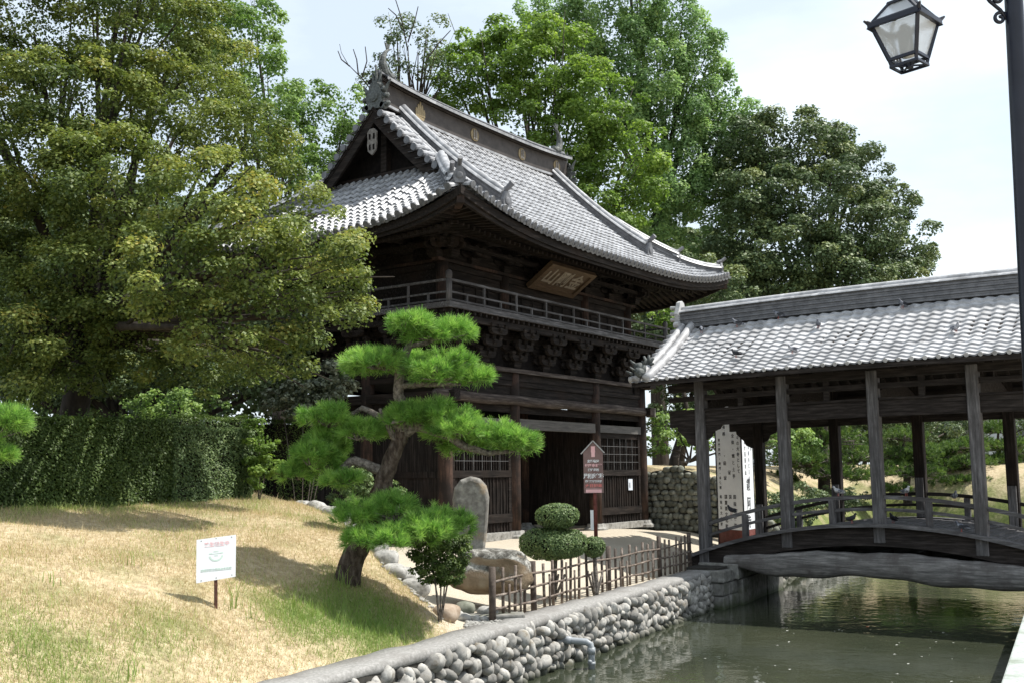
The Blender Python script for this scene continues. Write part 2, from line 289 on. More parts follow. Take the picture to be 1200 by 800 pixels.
def leaf_quads(P, Nn, size, asp=.42):
    n = len(P); t = nrm(np.cross(Nn, RNG.normal(size=(n, 3)))); b = np.cross(nrm(Nn), t); s = (size*RNG.uniform(.6, 1.25, n))[:, None]
    return np.stack([P-t*s*.5, P+b*s*asp, P+t*s*.5, P-b*s*asp], 1).reshape(-1, 3)
ICO = None
def ico(sub=2):
    global ICO
    if ICO is None: ICO = {}
    if sub not in ICO:
        import bmesh
        bm = bmesh.new(); bmesh.ops.create_icosphere(bm, subdivisions=sub, radius=1)
        ICO[sub] = (np.array([v.co[:] for v in bm.verts]), [tuple(v.index for v in f.verts) for f in bm.faces]); bm.free()
    return ICO[sub]
def vnoise(P, s, seed=0):           # cheap smooth value noise for arrays of points
    P = np.asarray(P)*s; r = np.random.default_rng(seed); K = r.normal(size=(9, P.shape[1])); ph = r.uniform(0, 6.28, 9)
    return sum(np.sin(P@K[i]*1.3+ph[i]) for i in range(9))/4.5
def stone_mb(mb, c, r, rot=0, tilt=0, ns=.12, sub=2, seed=None, flat=None):
    V, F = ico(sub); seed = random.randint(0, 9999) if seed is None else seed
    U = V*(1+ns*vnoise(V, 1.3, seed)[:, None]+ns*.35*vnoise(V, 3.7, seed+1)[:, None])
    U = np.sign(U)*np.abs(U)**.9*np.array(r)
    if flat is not None: U[:, 2] = np.maximum(U[:, 2], -flat)
    M = (Matrix.Rotation(rot, 3, 'Z') @ Matrix.Rotation(tilt, 3, 'Y')); M = np.array(M)
    mb.add((U@M.T+np.array(c)).tolist(), F)
# ------------------------------------------------------------------ terrain
KV = .135
def vof(X, Y): return Y-KV*(X-14)
def yof(X, v): return v+KV*(X-14)
EDGE = [(12.0, 8.6), (12.35, 9.9), (13.1, 11.8), (14.6, 14.0), (15.5, 16.1), (16.6, 20.), (18, 30)]
def edge_dist(X, Y):                # + to the right of the rock line
    ys = [p[1] for p in EDGE]; xs = [p[0] for p in EDGE]; return (X-np.interp(Y, ys, xs))*.85
def sstep(a, b, x): t = np.clip((x-a)/(b-a), 0, 1); return t*t*(3-2*t)
VN0, VN1, VF0, VF1, XEND = 2.25, 2.65, 9.5, 10.05, 50.
def height(X, Y, raw=False):
    X = np.asarray(X, float); Y = np.asarray(Y, float); v = vof(X, Y)
    u = np.hypot(np.maximum(v-VF1, 0), np.maximum(X-XEND, 0)); uf = np.maximum(v-VF1, 0)
    plat = -.64+.60*sstep(0, 3.6, uf)+.04*sstep(20, 40, uf)
    plat = plat-.16*sstep(29, 31.5, X)*sstep(0, 2, uf)
    mound = -.64+2.15*(1-np.exp(-uf/3.3)); mound = mound*(1-sstep(11, 17, uf))
    mr = -.5+2.5*(1-np.exp(-u/1.6)); mr = mr*(1-sstep(9, 15, u))
    z = plat+(mound-plat)*(1-sstep(-.15, .95, edge_dist(X, Y)))
    z = np.where(X > 32.02, plat+(mr-plat)*sstep(32.02, 32.1, X), z)
    z = np.where((v < VF1) & (X <= XEND), -.64, z)
    z = np.where((v < VN1) & (X <= XEND), -.5, z)
    z = z+.025*np.sin(X*1.7+Y*2.3)*np.sin(Y*1.1-X*.9)*(uf > .3)
    if raw: return z
    return np.where((v > VN0+.2) & (v < VF0+.3) & (X < XEND), -2.3, z)
def axis(parts):
    o = []
    for a, b, st in parts: o += list(np.arange(a, b-1e-6, st))
    return np.array(o+[parts[-1][1]])
gx = axis([(-500, -60, 60), (-60, -4, 4), (-4, 4, 1), (4, 18, .14), (18, 32, .3), (32.02, 32.1, .08), (32.1, 50, .6), (50.02, 60, .6), (60, 100, 4), (100, 600, 60)])
gv = axis([(-500, -20, 60), (-20, 2, 2.), (2, 2.449, .449), (2.449, 2.451, .002), (2.451, 9.799, 1.2), (9.799, 9.801, .002), (9.801, 18, .14), (18, 30, 1), (30, 100, 6), (100, 600, 60)])
GX, GV = np.meshgrid(gx, gv); GY = GV+KV*(np.clip(GX, -60, 100)-14); GZ = height(GX, GY)
# beyond +-60..100 the shear stops, so the sheet stays wide
V = np.stack([GX, GY, GZ], -1).reshape(-1, 3); nr, nc = GX.shape
idx = np.arange(nr*nc).reshape(nr, nc); Fq = np.stack([idx[:-1, :-1], idx[:-1, 1:], idx[1:, 1:], idx[1:, :-1]], -1).reshape(-1, 4)
me = bpy.data.meshes.new('ground'); me.from_pydata(V.tolist(), [], Fq.tolist())
def greenness(X, Y):
    P = np.stack([X, Y], -1); g = .18*vnoise(P, .55, 3)+.14*vnoise(P, 1.6, 4)
    g = g+.55*np.exp(-(((X-11.0)/1.3)**2+((Y-10.2)/.9)**2))+.25*np.exp(-(((X-7.)/1.5)**2+((Y-9.9)/.6)**2))+.28*np.exp(-(((X-10.5)/3)**2+((vof(X, Y)-15.9)/.7)**2))
    return g+.08
zone = np.zeros((len(V), 4), np.float32); zone[:, 3] = 1
vx, vy = V[:, 0], V[:, 1]; vv = vof(vx, vy); ed = edge_dist(vx, vy)
zone[:, 0] = np.clip(greenness(vx, vy), 0, 1)
zone[:, 0] = np.where(vx > 33, np.clip(1.1-.5*(np.hypot(np.maximum(vv-10.05, 0), np.maximum(vx-50, 0))), .1, 1), zone[:, 0])
zone[:, 1] = sstep(.0, .6, ed+.25*vnoise(V[:, :2], 2, 9))*(vx < 32.06)*(vv > 9)*(1-.5*sstep(30, 60, vv))
zone[:, 1] = np.maximum(zone[:, 1], (vv < 3)*.9)
zone[:, 2] = np.clip(sstep(15.6, 17., vv)*(vx < 16)+sstep(24, 30, vv)+(vv > 2.2)*(vv < 9.9)*(vx < 50), 0, .95)
ca = me.color_attributes.new('zone', 'FLOAT_COLOR', 'POINT'); ca.data.foreach_set('color', zone.ravel())
g_o = finish('ground', me, 'ground_soil', smooth=True); g_o['kind'] = 'structure'; g_o['label'] = 'dry grassy banks and sandy forecourt beside the moat'
WZ = -1.45
mb = MB(); mb.grid([[(x, yof(x, v), WZ) for x in np.linspace(-60, XEND+1, 40)] for v in np.linspace(2.4, 9.85, 8)])
wt = mb.build('water', 'water'); wt['kind'] = 'structure'; wt['label'] = 'murky green moat water reflecting bridge and wall'
def gz(x, y): return float(height(x, y, True))
# ------------------------------------------------------------------ moat walls
def strip_box(mb, x0, x1, v0, v1, z0, z1, n=1, j=0):
    xs = np.linspace(x0, x1, n+1)
    for i in range(n):
        a, b = xs[i], xs[i+1]; g = .004 if n > 1 else 0
        p = [(x, yof(x, v), z) for z in (z0, z1) for v in (v0, v1) for x in (a+g, b-g)]
        if j: p = [(q[0], q[1]+random.uniform(-j, j), q[2]+(random.uniform(-j, j) if q[2] > z0+.01 else 0)) for q in p]
        mb.add(p, [(0, 2, 3, 1), (4, 5, 7, 6), (0, 1, 5, 4), (1, 3, 7, 5), (3, 2, 6, 7), (2, 0, 4, 6)])
def cobbles(mb, x0, x1, z0, z1, vface, size, n=None):
    z = z1
    while z > z0:
        x = x0+random.uniform(0, size)
        while x < x1:
            k = random.choice((.75, .9, 1, 1, 1.15, 1.35)); rx = size*random.uniform(.36, .56)*k; rz = size*random.uniform(.46, .80)*k
            if random.random() < .28: rx, rz = rz*1.05, rx*.9
            stone_mb(mb, (x, yof(x, vface+random.uniform(-.05, .045)), z+random.uniform(-.045, .045)), (rx, size*random.uniform(.5, .8), rz), math.atan(KV)+random.uniform(-.3, .3), random.uniform(-.5, .8)+.15, ns=.15, sub=2)
            x += rx*1.75+random.uniform(0, .02)
        z -= size*.90
rev = wempty('stone_revetment', (14, yof(14, VF0), WZ)); tag(rev, 'long moat wall faced with rounded grey river cobbles under a rough concrete coping', 'moat wall')
mb = MB(); strip_box(mb, -30, 24.1, VF0, VF0+.35, -2.3, -.70, 1); strip_box(mb, 27.9, XEND, VF0+.03, VF0+.35, -2.3, -.70, 1); mb.build('backing', 'mortar', rev)
mb = MB(); cobbles(mb, 3.5, 23.35, WZ-.12, -.79, VF0-.01, .175); mb.build('cobble_facing', 'cobble', rev, True)
mb = MB(); cobbles(mb, 28.4, 49.5, WZ-.12, -.78, VF0-.01, .27); mb.build('far_cobble_facing', 'cobble', rev, True)
def coping(x0, x1, v0, v1, z0, z1):
    xs = np.arange(x0, x1, .12); A = []
    for x in xs:
        ww = .03*math.sin(x*2.1)+.02*math.sin(x*5.3+1); hh = .008*math.sin(x*3.1)+.006*math.sin(x*7.7)
        A.append([(x, yof(x, v0+.03+ww*.5), z0), (x, yof(x, v0-.01+ww*.5), z0+.04), (x, yof(x, v0+ww*.5), z1-.03), (x, yof(x, v0+.035+ww*.5), z1+hh), (x, yof(x, (v0+v1)/2), z1+.006+hh), (x, yof(x, v1-.03+ww), z1+hh), (x, yof(x, v1+ww), z1-.10)])
    return A
mb = MB(); mb.grid(coping(-30, 23.2, VF0-.02, VF1-.02, -.74, -.60)); mb.build('coping', 'concrete', rev, True)
mb = MB(); mb.grid(coping(28.2, XEND, VF0-.02, VF1-.02, -.74, -.60)); mb.build('far_coping', 'concrete', rev, True)
# stone pile at the far end of the moat
rp = MB()
for i in range(520):
    y = random.uniform(5, 17.5); k = random.random(); stone_mb(rp, (XEND-.3+2.2*k, y, WZ+1.6*k+random.uniform(-.05, .1)), (random.uniform(.16, .32), random.uniform(.16, .3), random.uniform(.12, .22)), random.uniform(0, 3), 0, sub=1)
tag(rp.build('rubble_bank', 'stone_light', None, True), 'pale rubble bank closing the far end of the moat beyond the bridge', 'stone bank')
# ashlar abutment under the bridge end
ab = wempty('bridge_abutment', (24, 10.4, WZ)); tag(ab, 'weathered squared stone abutment carrying the gate end of the bridge', 'abutment')
for (x0, x1, v0, v1, z0, z1) in ((23.15, 24.02, 9.12, 10.1, -.86, -.60), (23.2, 23.75, 9.16, 10., -1.16, -.87), (23.76, 24.3, 9.14, 10., -1.16, -.87), (23.2, 23.62, 9.15, 10., -1.6, -1.17), (23.63, 24.3, 9.12, 10., -1.6, -1.17), (24.31, 25.2, 9.0, 10., -1.6, -.86), (25.21, 26.6, 9.02, 10., -1.6, -.86), (26.61, 28.2, 9.0, 10., -1.6, -.86), (24.03, 25.6, 9.03, 10.05, -.85, -.5), (25.61, 28.25, 9.03, 10.05, -.85, -.5)):
    mb = MB(); xs = np.linspace(x0, x1, 5); 
    for k in range(1): strip_box(mb, x0, x1-.01, v0, v1, z0, z1, 1, .015)
    o = mb.build('ashlar_block', 'ashlar', ab)
    bv = o.modifiers.new('b', 'BEVEL'); bv.width = .03; bv.segments = 2
mb = MB(); strip_box(mb, 23.3, 28.2, 9.3, 10.1, -2.3, -.55, 1); mb.build('abutment_core', 'mortar', ab)
# near bank kerb
mb = MB(); strip_box(mb, -30, XEND, VN0, VN1, -2.3, -.44, 1); o = mb.build('moat_kerb', 'kerb_pale'); tag(o, 'pale concrete kerb wall along the near side of the moat', 'kerb'); bv = o.modifiers.new('b', 'BEVEL'); bv.width = .02; bv.segments = 2
# ------------------------------------------------------------------ temple gate
XC, YC = 26.15, 19.3                 # plan centre; the front looks to -Y
HX, HY, ZE = 7.45, 4.95, 7.5         # roof half sizes and eave height
PX = [21.05, 24.0, 28.3, 31.25]; PY = [16.72, 19.3, 21.88]
gate = wempty('temple_gate', (XC, YC, 0)); tag(gate, 'two storey dark timber temple gate with curved silver tiled hip and gable roof', 'temple gate')
def rz_(X, Y):                       # height of the tiled surface
    u, v = abs(X-XC), abs(Y-YC); d = min(HY-v, HX-u) if u > 4.9 else HY-v
    su, s_v = min(u/HX, 1), min(v/HY, 1)
    return ZE+.60*d+.048*d*d+.74*(su*s_v)**3.4
def rzs(X, Y):                       # skirt of the gable ends
    u, v = abs(X-XC), abs(Y-YC); d = max(min(HX-u, 20), 0); su, s_v = min(u/HX, 1), min(v/HY, 1)
    return ZE+.60*d+.048*d*d+.74*(su*s_v)**3.4
# pillars and stones
for j, y in enumerate(PY):
    for i, x in enumerate(PX):
        if j == 1 and i in (0, 3): pass
        mb = MB(); mb.lathe((x, y, 0), [(.185, .16), (.19, 1.2), (.185, 3), (.178, 4.4)], 14)
        o = mb.build('pillar', 'pillar_wood', gate, True)
        sb = MB(); sb.lathe((x, y, -.06), [(.36, 0), (.36, .08), (.30, .12), (.27, .22)], 14); sb.build('base_stone', 'stone_light', o)
for y in (PY[2], PY[0]-.02):         # round tie beams
    mb = MB(); pts = [(20.5+i*.56, y-.12, 3.62+.012*math.sin(i*1.3)) for i in range(21)]; mb.tube(pts, [.135+.006*math.sin(i*2.1) for i in range(21)], 12); o = mb.build('tie_beam', 'log_wood', gate, True)
mb = MB(); mb.box(31.70, 31.76, PY[0]-.30, PY[0]+.02, 3.47, 3.76); mb.build('beam_cap', 'bleached_wood', o)
for x in (PX[0]-.04, PX[3]+.04): mb = MB(); mb.box(x-.12, x+.12, 16.3, 22.3, 3.50, 3.74); mb.build('side_tie_beam', 'gate_wood_y', gate)
mb = MB(); mb.box(PX[0], PX[3], PY[0]-.09, PY[0]+.09, 4.02, 4.36); mb.box(PX[0], PX[3], PY[2]-.09, PY[2]+.09, 4.02, 4.36); mb.box(PX[0]+.1, PX[3]-.1, PY[0]-.04, PY[0]+.03, 3.70, 4.03)
mb.box(PX[0]+.15, PX[3]-.15, PY[0]-.035, PY[0]+.035, 3.30, 3.50)
mb.build('head_tie', 'gate_wood_x', gate)
for x in (PX[0], PX[3]): mb = MB(); mb.box(x-.09, x+.09, PY[0], PY[2], 4.02, 4.36); mb.build('side_head_tie', 'gate_wood_y', gate)
for y in (PY[0], PY[2]): mb = MB(); mb.box(20.55, 31.75, y-.22, y+.21, 4.37, 4.48); mb.build('wall_plate', 'log_wood', gate)
for x in (PX[0], PX[3]): mb = MB(); mb.box(x-.21, x+.21, PY[0]-.5, PY[2]+.5, 4.372, 4.478); mb.build('side_wall_plate', 'gate_wood_y', gate)
# lintel of the passage and the side bays
mb = MB(); mb.box(PX[1]+.15, PX[2]-.15, PY[0]-.13, PY[0]+.05, 2.86, 3.14); mb.box(PX[2]+.17, PX[3]-.17, PY[0]-.10, PY[0]+.04, 2.89, 3.12); mb.box(PX[0]+.17, PX[1]-.17, PY[0]-.10, PY[0]+.04, 2.89, 3.12); mb.build('lintel', 'old_plank', gate)
def bay(xa, xb, y, lattice=True):
    f = MB(); f.box(xa, xb, y-.07, y+.07, 1.58, 1.76); f.box(xa, xb, y-.075, y+.07, .40, .62); f.box(xa, xb, y-.05, y+.05, 2.72, 2.885); f.box(xa, xa+.13, y-.06, y+.06, .12, 2.9); f.box(xb-.13, xb, y-.06, y+.06, .12, 2.9)
    fr = f.build('bay_frame', 'gate_wood_x', gate)
    p = MB(); x = xa+.13
    while x < xb-.13:
        ww = random.uniform(.13, .17); p.box(x+.006, min(x+ww, xb-.13)-.006, y-.01+random.uniform(-.006, .006), y+.03, .12, 1.6); p.box(x+.05, x+.085, y-.035, y-.008, .12, 1.58); x += ww
    p.build('board_panel', 'gate_wood_z', fr)
    if lattice:
        l = MB(); x = xa+.16
        while x < xb-.15: l.box(x, x+.035, y-.005, y+.03, 1.76, 2.74); x += .105
        l.build('lattice', 'gate_wood_z', fr)
        wq = MB()
        for i in range(1, 6): xx = xa+.13+(xb-xa-.26)*i/6; wq.box(xx-.005, xx+.005, y-.05, y-.042, 1.76, 2.72)
        for i in range(1, 4): zz = 1.76+.96*i/4; wq.box(xa+.13, xb-.13, y-.055, y-.049, zz-.005, zz+.005)
        wq.build('wire_mesh', 'wire', fr)
    s = MB(); s.box(xa-.02, xb+.02, y-.16, y+.14, -.05, .15, .012); s.build('stone_sill', 'stone_light', fr)
bay(PX[0]+.18, PX[1]-.18, PY[0]); bay(PX[2]+.18, PX[3]-.18, PY[0])
for x in (PX[0], PX[3]):             # plain boarded sides and back rooms
    mb = MB()
    for a, b in ((PY[0]+.18, PY[1]-.18), (PY[1]+.18, PY[2]-.18)):
        y = a
        while y < b: mb.box(x-.02+random.uniform(-.006, .006), x+.02, y+.004, min(y+.19, b), .1, 3.5); y += .19
        mb.box(x-.05, x+.05, a, b, 1.58, 1.74); mb.box(x-.05, x+.05, a, b, .4, .58)
    mb.build('side_boarding', 'gate_wood_z', gate)
for x0, x1, y0, y1 in ((PX[1]-.03, PX[1]+.03, PY[0]+.18, PY[1]), (PX[2]-.03, PX[2]+.03, PY[0]+.18, PY[1]), (PX[0], PX[1], PY[1]-.03, PY[1]+.03), (PX[2], PX[3], PY[1]-.03, PY[1]+.03)): mb = MB(); mb.box(x0, x1, y0, y1, .1, 3.5); mb.build('inner_wall', 'gate_wood_z', gate)
for x0, x1 in ((PX[1]+.18, XC-.01), (XC+.01, PX[2]-.18)):        # closed double doors
    d = MB(); d.box(x0, x1, PY[1]-.03, PY[1]+.03, .1, 3.4)
    dd = d.build('gate_door', 'gate_wood_z', gate); q = MB()
    for z in (.35, 1.3, 2.2, 3.1): q.box(x0+.02, x1-.02, PY[1]-.07, PY[1]-.032, z, z+.14)
    n = 8
    for i in range(n): xx = x0+.1+(x1-x0-.2)*i/(n-1); q.box(xx-.03, xx+.03, PY[1]-.055, PY[1]-.031, .12, 3.38)
    q.build('door_batten', 'gate_wood_x', dd)
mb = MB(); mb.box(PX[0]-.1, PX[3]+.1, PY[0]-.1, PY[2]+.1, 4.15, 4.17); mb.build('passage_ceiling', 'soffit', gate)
# bracket complexes
def arm(mb, a, d, L, z, h=.13, t=.12):   # bracket arm with a curved foot at both ends
    d = Vector(d); p = Vector(d).cross(Vector((0, 0, 1))); poly = [(-L, h), (-L, h*.55), (-L*.86, h*.15), (-L*.6, 0), (L*.6, 0), (L*.86, h*.15), (L, h*.55), (L, h)]
    mb.prism(poly, Vector((a[0], a[1], z))-p*t/2, d, (0, 0, 1), p, t)
def bracket(mb, x, y, z, d, reach, tiers, dz):
    d = Vector((*d, 0)); p = Vector((-d.y, d.x, 0)); c = Vector((x, y, z))
    def blk(q, sz, hh):
        M = Matrix(((p.x, d.x, 0), (p.y, d.y, 0), (0, 0, 1))); k = sz*.66
        vs = [q+M@Vector((sx*k/2, sy*k/2, 0)) for sy in (-1, 1) for sx in (-1, 1)]+[q+M@Vector((sx*sz/2, sy*sz/2, hh*.5)) for sy in (-1, 1) for sx in (-1, 1)]+[q+M@Vector((sx*sz/2, sy*sz/2, hh)) for sy in (-1, 1) for sx in (-1, 1)]
        mb.add(vs, [(0, 2, 3, 1), (8, 9, 11, 10)]+[f for o in (0, 4) for f in ((o, o+1, o+5, o+4), (o+1, o+3, o+7, o+5), (o+3, o+2, o+6, o+7), (o+2, o, o+4, o+6))])
    blk(c, .34, .2)
    for k in range(1, tiers+1):
        zz = z+.2+(k-1)*dz; L = reach*k/tiers; q = c+d*(L*.5-.1); arm(mb, q, d, L*.5+.22, zz, dz*.62)
        for s in (0, k):
            cc = c+d*(reach*s/tiers); arm(mb, cc, p, .36+.1*(s == 0)*k, zz, dz*.6, .11)
            for sx in (-1, 0, 1): blk(Vector((cc.x, cc.y, zz+dz*.6))+p*sx*.3, .15, dz*.4)
lb = MB(); ub = MB()
bx_ = [21.05, 22.52, 24.0, 25.43, 26.87, 28.3, 29.77, 31.25]; by_ = [16.72, 18.0, 19.3, 20.6, 21.88]
for x in bx_: bracket(lb, x, PY[0]-.02, 4.48, (0, -1), .58, 3, .27); bracket(ub, x, 17.0, 7.12, (0, -1), .75, 2, .26)
for x in bx_: bracket(lb, x, PY[2]+.02, 4.48, (0, 1), .58, 3, .27)
for y in by_:
    bracket(lb, PX[0]-.02, y, 4.48, (-1, 0), .58, 3, .27); bracket(lb, PX[3]+.02, y, 4.48, (1, 0), .58, 3, .27); bracket(ub, 21.3, y, 7.12, (-1, 0), .75, 2, .26); bracket(ub, 31.0, y, 7.12, (1, 0), .75, 2, .26)
for sx, sy, x, y in ((-1, -1, PX[0], PY[0]), (1, -1, PX[3], PY[0])): bracket(lb, x, y, 4.48, (sx*.707, sy*.707), .85, 3, .27); bracket(ub, x-sx*.25, y+.28, 7.12, (sx*.707, sy*.707), 1.1, 2, .26)
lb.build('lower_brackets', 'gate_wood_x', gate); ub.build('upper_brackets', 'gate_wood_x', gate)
mb = MB(); mb.box(PX[0]+.05, PX[3]-.05, PY[0]+.02, PY[0]+.08, 4.48, 5.7); mb.box(PX[0]+.05, PX[3]-.05, PY[2]-.08, PY[2]-.02, 4.48, 5.7); mb.box(PX[0]+.02, PX[0]+.08, PY[0]+.05, PY[2]-.05, 4.48, 5.7); mb.box(PX[3]-.08, PX[3]-.02, PY[0]+.05, PY[2]-.05, 4.48, 5.7); mb.build('bracket_wall', 'soffit', gate)
# balcony
B = .76
bxa, bxb, bya, byb = PX[0]-B, PX[3]+B, PY[0]-B, PY[2]+B
mb = MB(); mb.box(bxa+.03, bxb-.03, bya+.03, byb-.03, 5.70, 5.78); bal = mb.build('balcony', 'bridge_dark', gate)
mb = MB(); mb.box(bxa, bxb, bya, bya+.09, 5.68, 5.82); mb.box(bxa, bxb, byb-.09, byb, 5.68, 5.82); mb.box(bxa-.001, bxa+.09, bya+.092, byb-.092, 5.683, 5.817); mb.box(bxb-.09, bxb+.001, bya+.092, byb-.092, 5.683, 5.817); mb.build('edge_board', 'bridge_wood_x', bal)
mb = MB(); x = bxa+.12
while x < bxb-.1: mb.box(x, x+.07, bya+.06, PY[0], 5.585, 5.70); x += .24
y = bya+.2
while y < byb-.1: mb.box(bxa+.06, PX[0], y, y+.07, 5.585, 5.70); mb.box(PX[3], bxb-.06, y, y+.07, 5.585, 5.70); y += .24
mb.box(bxa+.13, bxb-.13, bya+.13, bya+.27, 5.42, 5.583); mb.box(bxa+.13, bxa+.27, bya+.275, byb-.13, 5.42, 5.583); mb.box(bxb-.27, bxb-.13, bya+.275, byb-.13, 5.42, 5.583)
mb.build('balcony_joist', 'gate_wood_x', bal)
rails = MB(); i = .1
ra, rb, rc, rd = bxa+i, bxb-i, bya+i, byb-i
for z, r in ((6.37, .035), (6.07, .028), (5.88, .03)):
    e = .28 if z > 6.3 else 0
    for y in (rc, rd): rails.bar((ra-e*0, y, z), (rb+e, y, z), r*1.7, r*1.6)
    for x in (ra, rb): rails.bar((x, rc, z+.002), (x, rd, z+.002), r*1.6, r*1.6)
rl = rails.build('railing', 'bridge_wood_x', bal)
pos = [(x, rc, 1) for x in np.linspace(ra, rb, 9)]+[((x), rc, 0) for x in np.linspace(ra, rb, 17)[1::2]]+[(x, y, 1) for x in (ra, rb) for y in np.linspace(rc, rd, 6)[1:]]+[(x, y, 0) for x in (ra, rb) for y in np.linspace(rc, rd, 11)[1::2]]+[(x, rd, 1) for x in np.linspace(ra, rb, 9)]
for x, y, f in pos[1:]:
    if (x, y) in ((ra, rc),): continue
    mb = MB(); mb.box(x-.025, x+.025, y-.024, y+.024, 5.82, 6.36 if f else 6.06); mb.build('baluster', 'bridge_wood_z', rl)
for x in (ra, rb):
    mb = MB(); mb.lathe((x, rc, 5.8), [(.075, 0), (.075, .55), (.06, .56), (.06, .6), (.08, .62), (.085, .72), (.07, .78), (.02, .81)], 12); mb.build('corner_post', 'bridge_wood_z', rl, True)
# upper storey
ux0, ux1, uy0, uy1 = 21.3, 31.0, 17.0, 21.6
mb = MB(); mb.box(ux0, ux1, uy0, uy0+.08, 5.78, 8.4); mb.box(ux0, ux1, uy1-.08, uy1, 5.78, 8.4); mb.box(ux0, ux0+.08, uy0+.08, uy1-.08, 5.78, 8.4); mb.box(ux1-.08, ux1, uy0+.08, uy1-.08, 5.78, 8.4)
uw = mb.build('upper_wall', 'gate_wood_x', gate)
for x in (21.3, 24.0, 28.3, 31.0):
    for y in (17.0, 21.6): mb = MB(); mb.lathe((x, y, 5.78), [(.16, 0), (.16, 1.3)], 12); mb.build('upper_pillar', 'pillar_wood', uw, True)
mb = MB()
for z, h in ((6.9, .15), (6.55, .08), (5.95, .1)): mb.box(ux0-.05, ux1+.05, uy0-.06, uy0-.002, z, z+h); mb.box(ux0-.06, ux0-.002, uy0, uy1, z+.002, z+h-.002); mb.box(ux1+.002, ux1+.06, uy0, uy1, z+.002, z+h-.002)
mb.build('wall_rail', 'gate_wood_x', uw)
mb = MB(); mb.box(ux0-.35, ux1+.35, uy0-.16, uy0+.05, 7.05, 7.13); mb.box(ux0-.16, ux0+.05, uy0+.052, uy1, 7.052, 7.128); mb.box(ux1-.05, ux1+.16, uy0+.052, uy1, 7.052, 7.128); mb.build('upper_plate', 'pillar_wood', uw)
for k in range(18):
    x = 21.6+k*.54; mb = MB(); mb.box(x, x+.04, uy0-.05, uy0-.03, 6.05, 6.55); mb.build('wall_stud', 'gate_wood_z', uw)
mb = MB()
for z, o_, t in ((7.62, .80, .15), (7.40, .42, .12)): mb.box(ux0-o_, ux1+o_, uy0-o_-.07, uy0-o_+.07, z, z+t); mb.box(ux0-o_-.069, ux0-o_+.069, uy0-o_+.072, uy1+o_, z+.002, z+t-.002); mb.box(ux1+o_-.069, ux1+o_+.069, uy0-o_+.072, uy1+o_, z+.002, z+t-.002)
mb.build('eave_purlin', 'gate_wood_x', uw)
# eaves: soffit with rafters in two tiers
def eave_z(X, Y):
    u, v = abs(X-XC), abs(Y-YC); d = min(HY-v, HX-u); su, s_v = min(u/HX, 1), min(v/HY, 1)
    return ZE+.26*d+.74*(su*s_v)**3.4*max(0, 1-d/3.2)
sf = MB()
def soff(side):
    A = []
    for d in (.14, .8, 1.6, 2.4, 2.75):
        r = []
        for t in np.linspace(-1, 1, 41):
            hx, hy = HX-d, HY-d; X, Y = (XC+t*hx, YC-side*hy) if abs(side) == 1 else (XC-(side//2)*hx, YC+t*hy)
            r.append((X, Y, eave_z(X, Y)-.14))
        A.append(r)
    sf.grid(A)
for sd_ in (1, -1, 2, -2): soff(sd_)
roofroot = None
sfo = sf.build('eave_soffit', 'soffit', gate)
rf = MB()
def rafters(front):
    L = HX if front else HY; t = -L+.22
    while t < L-.2:
        for (d0, d1, dz) in ((.20, 1.25, -.20), (.95, 2.7, -.33)):
            lim = (HX if front else HY)-abs(t)
            if lim-.05 < d0: continue
            d1_ = min(d1, lim)
            def P(d): return (XC+t, YC-HY+d) if front else (XC-HX+d, YC+t)
            (xa, ya), (xb, yb) = P(d0), P(d1_)
            rf.bar((xa, ya, eave_z(xa, ya)+dz), (xb, yb, eave_z(xb, yb)+dz), .07, .09)
            if not front: rf.bar((2*XC-xa, ya, eave_z(xa, ya)+dz), (2*XC-xb, yb, eave_z(xb, yb)+dz), .07, .09)
            else: rf.bar((xa, 2*YC-ya, eave_z(xa, ya)+dz), (xb, 2*YC-yb, eave_z(xb, yb)+dz), .07, .09)
        t += .215
rafters(True); rafters(False)
rf.build('rafters', 'gate_wood_y', sfo)
ef = MB()                             # stepped fascia boards along the eaves
for (d, z0, z1) in ((.10, -.24, -.04), (.16, -.33, -.245)):
    for side in (1, -1, 2, -2):
        A = []
        for zz, dd in ((z1, d), (z0, d), (z0, d+.07), (z1, d+.07)):
            r = []
            for t in np.linspace(-1, 1, 49):
                hx, hy = HX-dd, HY-dd; X, Y = (XC+t*hx, YC-side*hy) if abs(side) == 1 else (XC-(side//2)*hx, YC+t*hy)
                r.append((X, Y, eave_z(X, Y)+zz))
            A.append(r)
        ef.grid(A)
ef.build('fascia_board', 'gate_wood_x', sfo)
for sx in (-1, 1):
    for sy in (-1, 1):
        hr = MB(); a = (XC+sx*(HX-.16), YC+sy*(HY-.16)); b = (XC+sx*(HX-2.9), YC+sy*(HY-2.9))
        hr.bar((a[0], a[1], eave_z(*a)-.28), (b[0], b[1], eave_z(*b)-.42), .17, .24); hr.build('hip_rafter', 'pillar_wood', sfo)
